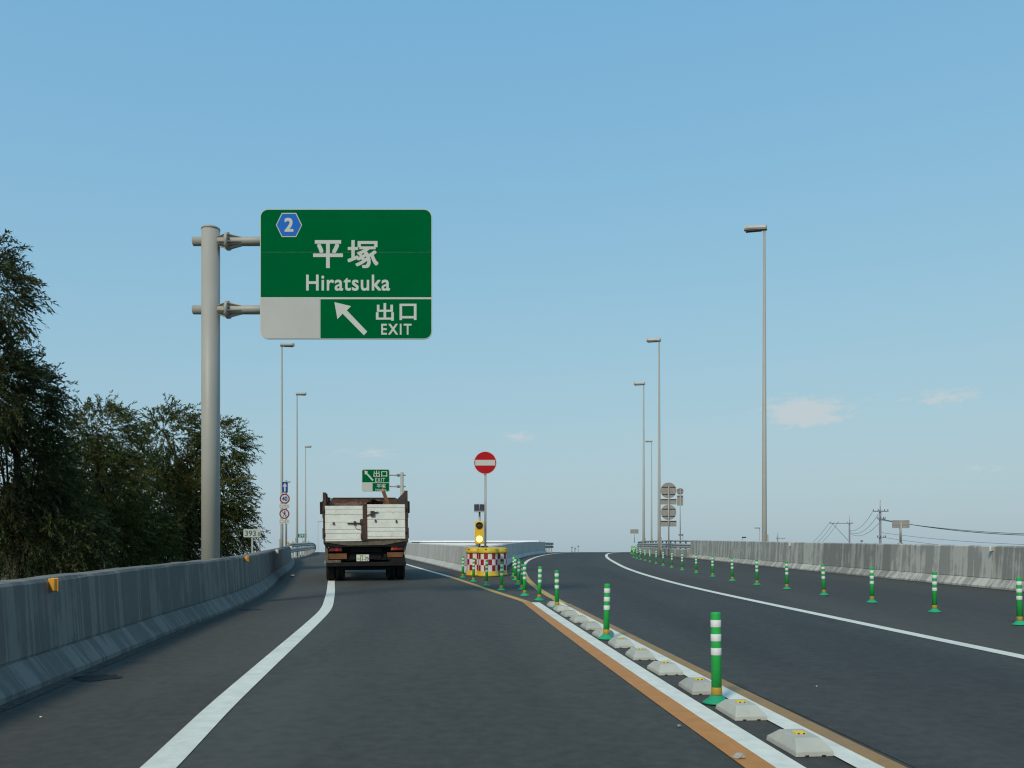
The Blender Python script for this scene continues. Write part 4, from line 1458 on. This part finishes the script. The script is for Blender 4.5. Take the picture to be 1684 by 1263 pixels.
# mirrors
for side, xm, za, zb in ((-1, 534.5, 847.5, 829), (1, 675.0, 846, 828)):
    m_ = empty('mirror', (0, 0, 0)); m_.parent = truck
    k = (TD + BL + 1.8) / TD
    xx = TX(xm) * k * .985
    tb('mirror_head', 'truck_dark', m_, (xx - .075, xx + .075, BL + 1.75, BL + 1.85, TZ(za) * 1.12, TZ(zb) * 1.16), b=.03)
    MB().tube([(xx, BL + 1.9, TZ(zb) * 1.17), (xx - side * .3, BL + 1.95, TZ(zb) * 1.17)], .015, 8).build('bracket', M['truck_dark'], m_)

# load: loose scrap in the bed, each piece a thing of its own
TM = Matrix.LocRotScale(truck.location, truck.rotation_euler, None)


def scrap(name, local, mb, mat, label, rot=(0, 0, 0)):
    o = mb.build(name, M[mat])
    o.location = TM @ Vector(local)
    o.rotation_euler = (rot[0], rot[1], rot[2] + TA)
    tag(o, label, 'scrap', 'scrap load in the truck bed')
    return o


def crumple(w, l, amp, seed, n=7, th=.012):
    r_ = random.Random(seed)
    mb = MB()
    top = []
    for i in range(n + 1):
        for j in range(n + 1):
            top.append((w * (i / n - .5) + r_.uniform(-1, 1) * amp * .3, l * (j / n - .5) + r_.uniform(-1, 1) * amp * .3, r_.uniform(-1, 1) * amp + amp * 1.4 * math.sin(3 * i / n + seed)))
    v = top + [(a, b, c - th) for a, b, c in top]
    k = (n + 1) ** 2
    q = n + 1
    fs = []
    for i in range(n):
        for j in range(n):
            fs += [(i * q + j, (i + 1) * q + j, (i + 1) * q + j + 1, i * q + j + 1), (k + i * q + j + 1, k + (i + 1) * q + j + 1, k + (i + 1) * q + j, k + i * q + j)]
    for i in range(n):
        fs += [(i * q, i * q + k, (i + 1) * q + k, (i + 1) * q), (i * q + n, (i + 1) * q + n, (i + 1) * q + n + k, i * q + n + k), (i, i + 1, i + 1 + k, i + k), (n * q + i, n * q + i + k, n * q + i + 1 + k, n * q + i + 1)]
    mb.add(v, fs)
    return mb


scrap('scrap_sheet', (TX(603), .35, TZ(829)), crumple(.55, .5, .045, 3), 'scrap', 'crumpled rusty sheet above the truck centre post', (.5, .1, .3))
scrap('scrap_sheet', (TX(617), .5, TZ(828)), crumple(.42, .45, .035, 5), 'truck_rust', 'dark bent sheet leaning right of the truck centre post', (-.6, .5, .2))
scrap('scrap_sheet', (TX(555), .6, TZ(829.5)), crumple(.45, .6, .05, 8), 'scrap', 'crumpled brown sheet at the left end of the truck load', (.4, -.2, .2))
scrap('scrap_sheet', (TX(641), .6, TZ(829)), crumple(.8, .6, .035, 9), 'scrap', 'flattened rusty sheet at the right of the truck load', (.35, .12, 0))
scrap('scrap_sheet', (TX(578), .9, TZ(832.5)), crumple(1.0, 1.0, .05, 12), 'scrap', 'dark rusty sheet lying low behind the left white door', (.25, -.05, .1))
pk = empty('timber_plank', TM @ Vector((TX(641), .8, TZ(828))))
tag(pk, 'brown broken plank with pale end sticking up from the load', 'plank', 'scrap load in the truck bed')
pv = Vector((TX(633.5) - TX(643), 0, 26 * u))
pk.rotation_euler = (R(6), math.atan2(pv.x, pv.z), TA)
ln_ = pv.length
MB().bbox(-.055, .055, -.03, .03, -.45, ln_ * 0.86, .006).build('plank_body', M['wood'], pk)
MB().prism([(-.054, ln_ * .862), (.054, ln_ * .862), (.05, ln_ * .95), (.02, ln_ * .985), (.0, ln_ * 1.06), (-.03, ln_ * .97), (-.05, ln_ * 1.02)], -.029, .029).build('splintered_end', M['wood_pale'], pk)


# ------------------------------------------------------------------ trees
def make_tree(name, d, blobs, label, leafmat, trunk_px, density, seed, spread=1.0):
    r_ = np.random.default_rng(seed)
    s = d / FPX
    x0 = (trunk_px - CX) * s
    lb = LB(d)
    zr = roadz(d) - .3
    dist = max(0, lb - 1.8 - x0)
    gz = max(GZ, zr - dist / 1.9) - .25
    root = empty(name, (x0, d, gz))
    org = np.array([x0, d, gz])
    cs = []
    for (px, py, rx, ry, yo) in blobs:
        c = P(px, py, d)
        cs.append((np.array([c.x, d + yo, c.z]), np.array([rx * s, min(rx, ry) * s * .95, ry * s])))
    # trunk and limbs
    mb = MB()
    topc = max(cs, key=lambda q: q[0][2])[0]
    base = Vector((0, 0, 0))
    tp = Vector(topc - org)
    mid = base.lerp(tp, .5) + Vector((r_.uniform(-.3, .3), r_.uniform(-.3, .3), 0))
    stem = [base, base.lerp(mid, .5), mid, mid.lerp(tp, .55), tp]
    mb.tube(stem, [.20, .16, .12, .08, .03], 9)
    limb = MB()
    for c, rad in cs:
        for k in range(9):
            t = r_.uniform(.25, .9)
            a = Vector(stem[2]).lerp(Vector(stem[4]), t) if r_.random() < .6 else Vector(stem[1]).lerp(Vector(stem[2]), t)
            dv = r_.normal(size=3); dv /= np.linalg.norm(dv)
            e = Vector(c + dv * rad * .75 - org)
            m_ = a.lerp(e, .55) + Vector((0, 0, .3))
            limb.tube([a, m_, e], [.045, .03, .010], 5, cap=False)
    mb.build('trunk', M['bark'], root)
    limb.build('limbs', M['bark'], root)
    # foliage: drooping sprays of narrow leaves
    V, F = [], []
    for c, rad in cs:
        ns = int(density * (rad[0] * rad[1] + rad[0] * rad[2] + rad[1] * rad[2]))
        dv = r_.normal(size=(ns, 3)); dv /= np.linalg.norm(dv, axis=1)[:, None]
        rr_ = r_.uniform(.35, 1.0, ns) ** .55
        clump = .5 + .5 * np.sin(dv[:, 0] * 5 + seed) * np.sin(dv[:, 1] * 4 + 1.7 * seed) + .35 * np.sin(dv[:, 2] * 7 + seed * .3)
        rr_ = rr_ * (.86 + .18 * clump)
        st = c + dv * rad * rr_[:, None] * .95
        out = dv + np.array([.50, -.05, -.10])
        out += r_.normal(size=(ns, 3)) * .35
        out /= np.linalg.norm(out, axis=1)[:, None]
        ln = r_.uniform(.35, .85, ns) * spread
        droop = r_.uniform(.10, .50, ns)
        nl = 30
        for j in range(nl):
            t = (j + r_.random(ns)) / nl
            pos = st + out * (ln * t)[:, None]
            pos[:, 2] -= droop * ln * t ** 2
            dirv = out.copy()
            dirv[:, 2] -= 2 * droop * t
            dirv += r_.normal(size=(ns, 3)) * .55
            dirv /= np.linalg.norm(dirv, axis=1)[:, None]
            side = np.cross(dirv, r_.normal(size=(ns, 3)))
            side /= np.linalg.norm(side, axis=1)[:, None] + 1e-9
            L = r_.uniform(.08, .16, ns)[:, None]
            Wd = r_.uniform(.012, .021, ns)[:, None]
            pos = pos - org
            q = np.stack([pos, pos + dirv * L * .4 + side * Wd, pos + dirv * L, pos + dirv * L * .4 - side * Wd], 1)
            V.append(q.reshape(-1, 3))
    V = np.concatenate(V)
    nq = len(V) // 4
    me = bpy.data.meshes.new('crown')
    me.vertices.add(len(V)); me.vertices.foreach_set('co', V.ravel())
    me.loops.add(nq * 4); me.loops.foreach_set('vertex_index', np.arange(nq * 4, dtype=np.int32))
    me.polygons.add(nq)
    me.polygons.foreach_set('loop_start', np.arange(0, nq * 4, 4, dtype=np.int32))
    me.polygons.foreach_set('loop_total', np.full(nq, 4, dtype=np.int32))
    me.update(); me.validate()
    me.materials.append(M[leafmat])
    link('crown', me, root)
    tag(root, label, 'tree', 'trees beyond the left barrier')
    return nq


nq = 0
nq += make_tree('bamboo_tree', 22, [(-22, 475, 66, 78, 0), (-50, 620, 85, 90, .6)], 'tallest dark tree, cut off by the left frame edge', 'leaf_b', -60, 105, 3)
nq += make_tree('bamboo_tree', 24, [(26, 662, 74, 70, 0), (0, 780, 105, 110, .5), (60, 880, 100, 80, .8)], 'dark bushy tree at the left frame edge below the tallest one', 'leaf_b', 10, 105, 21)
nq += make_tree('bamboo_tree', 29, [(168, 715, 62, 55, 0), (150, 800, 90, 80, -.2), (150, 880, 100, 70, -.4), (215, 885, 60, 55, .8)], 'middle olive tree between the left dark trees and the sign mast', 'leaf_a', 160, 100, 34)
nq += make_tree('bamboo_tree', 33, [(285, 725, 52, 60, 0), (362, 735, 46, 44, 0), (352, 815, 60, 60, 0), (290, 850, 75, 80, -.3), (372, 868, 46, 48, .2)], 'olive tree with drooping sprays directly behind the sign mast', 'leaf_a', 310, 95, 47)
nq += make_tree('bamboo_tree', 38, [(235, 830, 70, 90, 0), (100, 850, 90, 90, 0), (20, 870, 90, 80, 0), (320, 890, 60, 45, .5)], 'shaded tree filling the gap behind the middle olive tree', 'leaf_b', 200, 95, 59)
print('leaves', nq)


# ------------------------------------------------------------------ utility poles and wires
def upole(px, py_top, d, label, arms, k=1.0):
    top = P(px, py_top, d)
    root = empty('utility_pole', (top.x, d, GZ))
    H = top.z - GZ
    s = d / FPX
    MB().tube([(0, 0, 0), (0, 0, H - 1.3 * k)], [.19 * k, .14 * k], 12).build('pole', M['pole_concrete'], root)
    MB().tube([(0, 0, H - 1.8 * k), (0, 0, H)], .06 * k, 8).build('top_pipe', M['galv'], root)
    for (a, b_, py, th) in arms:
        z = H - (py - py_top) * s
        MB().box((a - px) * s, (b_ - px) * s, -.22, -.16, z - th, z + th).build('crossarm', M['pole_concrete'], root)
        mb = MB()
        for q in (.04, .35, .75, .96):
            xx = ((a + (b_ - a) * q) - px) * s
            mb.lathe([(.03, 0), (.06, .05), (.035, .09), (.06, .13), (.03, .2)], 8, (xx, -.19, z + th))
        mb.build('insulators', M['insulator'], root)
    tag(root, label, 'utility pole')
    return root


UD1, UD2 = 105.0, 135.0
upole(1447.5, 822, UD1, 'large utility pole with crossarms behind the right barrier', [(1434, 1460, 841, .06), (1442, 1455, 853.5, .07), (1441.5, 1456, 884, .05)], .95)
upole(1397, 848, UD2, 'smaller utility pole with one long arm, left of the large one', [(1364, 1402, 860.8, .05)], .85)
upole(1279, 874, 190, 'far thin utility pole just right of the tall lamp base', [(1276, 1290, 886, .05)], .7)
upole(427, 883, 120, 'far utility pole by the 393.1 distance marker on the left', [(423, 432, 892, .07)], .8)
for i, px in enumerate((940.5, 945.5, 950.8)):
    upole(px, (897, 898, 896.5)[i], 260, ['left', 'middle', 'right'][i] + ' of three tiny far poles beyond the road crest', [(px - 1.2, px + 1.6, (901, 903, 899)[i], .1)], 1.1 if i < 2 else .6)


def wire(p0, p1, sag, rad, label, n=14):
    a, b = P(*p0), P(*p1)
    pts_ = []
    for i in range(n + 1):
        t = i / n
        q = a.lerp(b, t)
        q.z -= sag * 4 * t * (1 - t)
        pts_.append(q)
    o = MB().tube(pts_, rad, 5).build('power_line', M['wire'])
    tag(o, label, 'power line', 'overhead wires right of the tall lamp')


wire((1434.5, 842.5, UD1), (1396.5, 872, UD2 - 1), .8, .022, 'upper slack wire between the two utility poles')
wire((1445, 845, UD1), (1396.5, 874.5, UD2 - 1), 1.1, .022, 'middle slack wire between the two utility poles')
wire((1446, 860, UD1), (1397, 877, UD2 - 1), .9, .022, 'lowest slack wire between the two utility poles')
wire((1365, 858, UD2), (1335, 893, 150), .25, .022, 'leftmost wire running down from the long crossarm')
wire((1372, 858, UD2), (1343, 893, 150), .25, .022, 'middle wire running down from the long crossarm')
wire((1379, 858, UD2), (1350, 893, 150), .25, .022, 'rightmost of three wires running down from the long crossarm')
wire((1368, 860, UD2), (1395, 889, UD2 - .5), .0, .03, 'straight stay from the long crossarm to its pole')
wire((1448, 853.5, UD1), (1740, 881, 88), .5, .040, 'thick cable running right from the large utility pole')
wire((1448, 855, UD1), (1740, 879, 88), .4, .03, 'thin cable just over the thick one right of the utility pole')
wire((1450, 876, UD1), (1740, 897, 88), .3, .018, 'faint low wire to the right of the large utility pole')
wire((1455, 884, UD1), (1700, 905, 90), .3, .018, 'lowest faint wire right of the large utility pole')

# ------------------------------------------------------------------ white warehouse beyond the gore
WD = 165.0
ws = WD / FPX
wx0, wx1 = (676 - CX) * ws, (884 - CX) * ws
wh_ = empty('warehouse', ((wx0 + wx1) / 2, WD, GZ), R(-3))
tag(wh_, 'long white-roofed warehouse showing just above the gore barriers', 'building')
wz = lambda py: CAMH + (HY - py) * ws - GZ
hw_ = (wx1 - wx0) / 2
MB().box(-hw_, hw_, 0, 30, 0, wz(891.6)).build('wall', M['roof_grey'], wh_)
MB().bbox(-hw_ - .4, hw_ + .3, -.5, 30.5, wz(891.5), wz(889.2), .03).build('roof_edge', M['roof_white'], wh_)
MB().bbox(-hw_ + 2, hw_ * .05, -3.5, -.02, wz(897.5), wz(893.3), .03).build('canopy', M['roof_white'], wh_)
MB().bbox(hw_ * .1, hw_ * .98, -3.0, -.02, wz(898), wz(894.2), .03).build('canopy', M['roof_white'], wh_)
mb = MB()
for k in range(9):
    xx = -hw_ + 2 * hw_ * (k + .5) / 9
    mb.box(xx - .05, xx + .05, -.06, -.001, 0, wz(892))
mb.build('wall_ribs', M['galv_dark'], wh_)

# ------------------------------------------------------------------ loose stones and litter
for i, (px, py, sz, mat, lab) in enumerate([(1215, 1249, .028, 'stone', 'small pale stone on the orange line at the bottom edge'), (1117, 1197, .012, 'stone', 'tiny stone on the ramp left of the orange line'),
                                            (482, 948, .06, 'litter', 'small white litter scrap on the left shoulder by the barrier'), (67, 1182, .008, 'litter', 'tiny white speck on the near left shoulder'),
                                            (1343, 1131, .007, 'litter', 'tiny white speck on the right carriageway')]):
    x, d = gpix(px, py)
    bm = bmesh.new()
    bmesh.ops.create_icosphere(bm, subdivisions=2, radius=1)
    for v in bm.verts:
        k = 1 + rng.uniform(-.22, .22)
        v.co = Vector((v.co.x * sz * 1.3 * k, v.co.y * sz * k, max(-.4 * sz, v.co.z * sz * .6 * k)))
    me = bpy.data.meshes.new('pebble')
    bm.to_mesh(me); bm.free()
    me.materials.append(M[mat])
    o = link('pebble' if mat == 'stone' else 'litter', me)
    o.location = (x, d, roadz(d) + .012 + sz * .35)
    o.rotation_euler = (0, 0, rng.random() * 6)
    tag(o, lab, 'stone' if mat == 'stone' else 'litter')
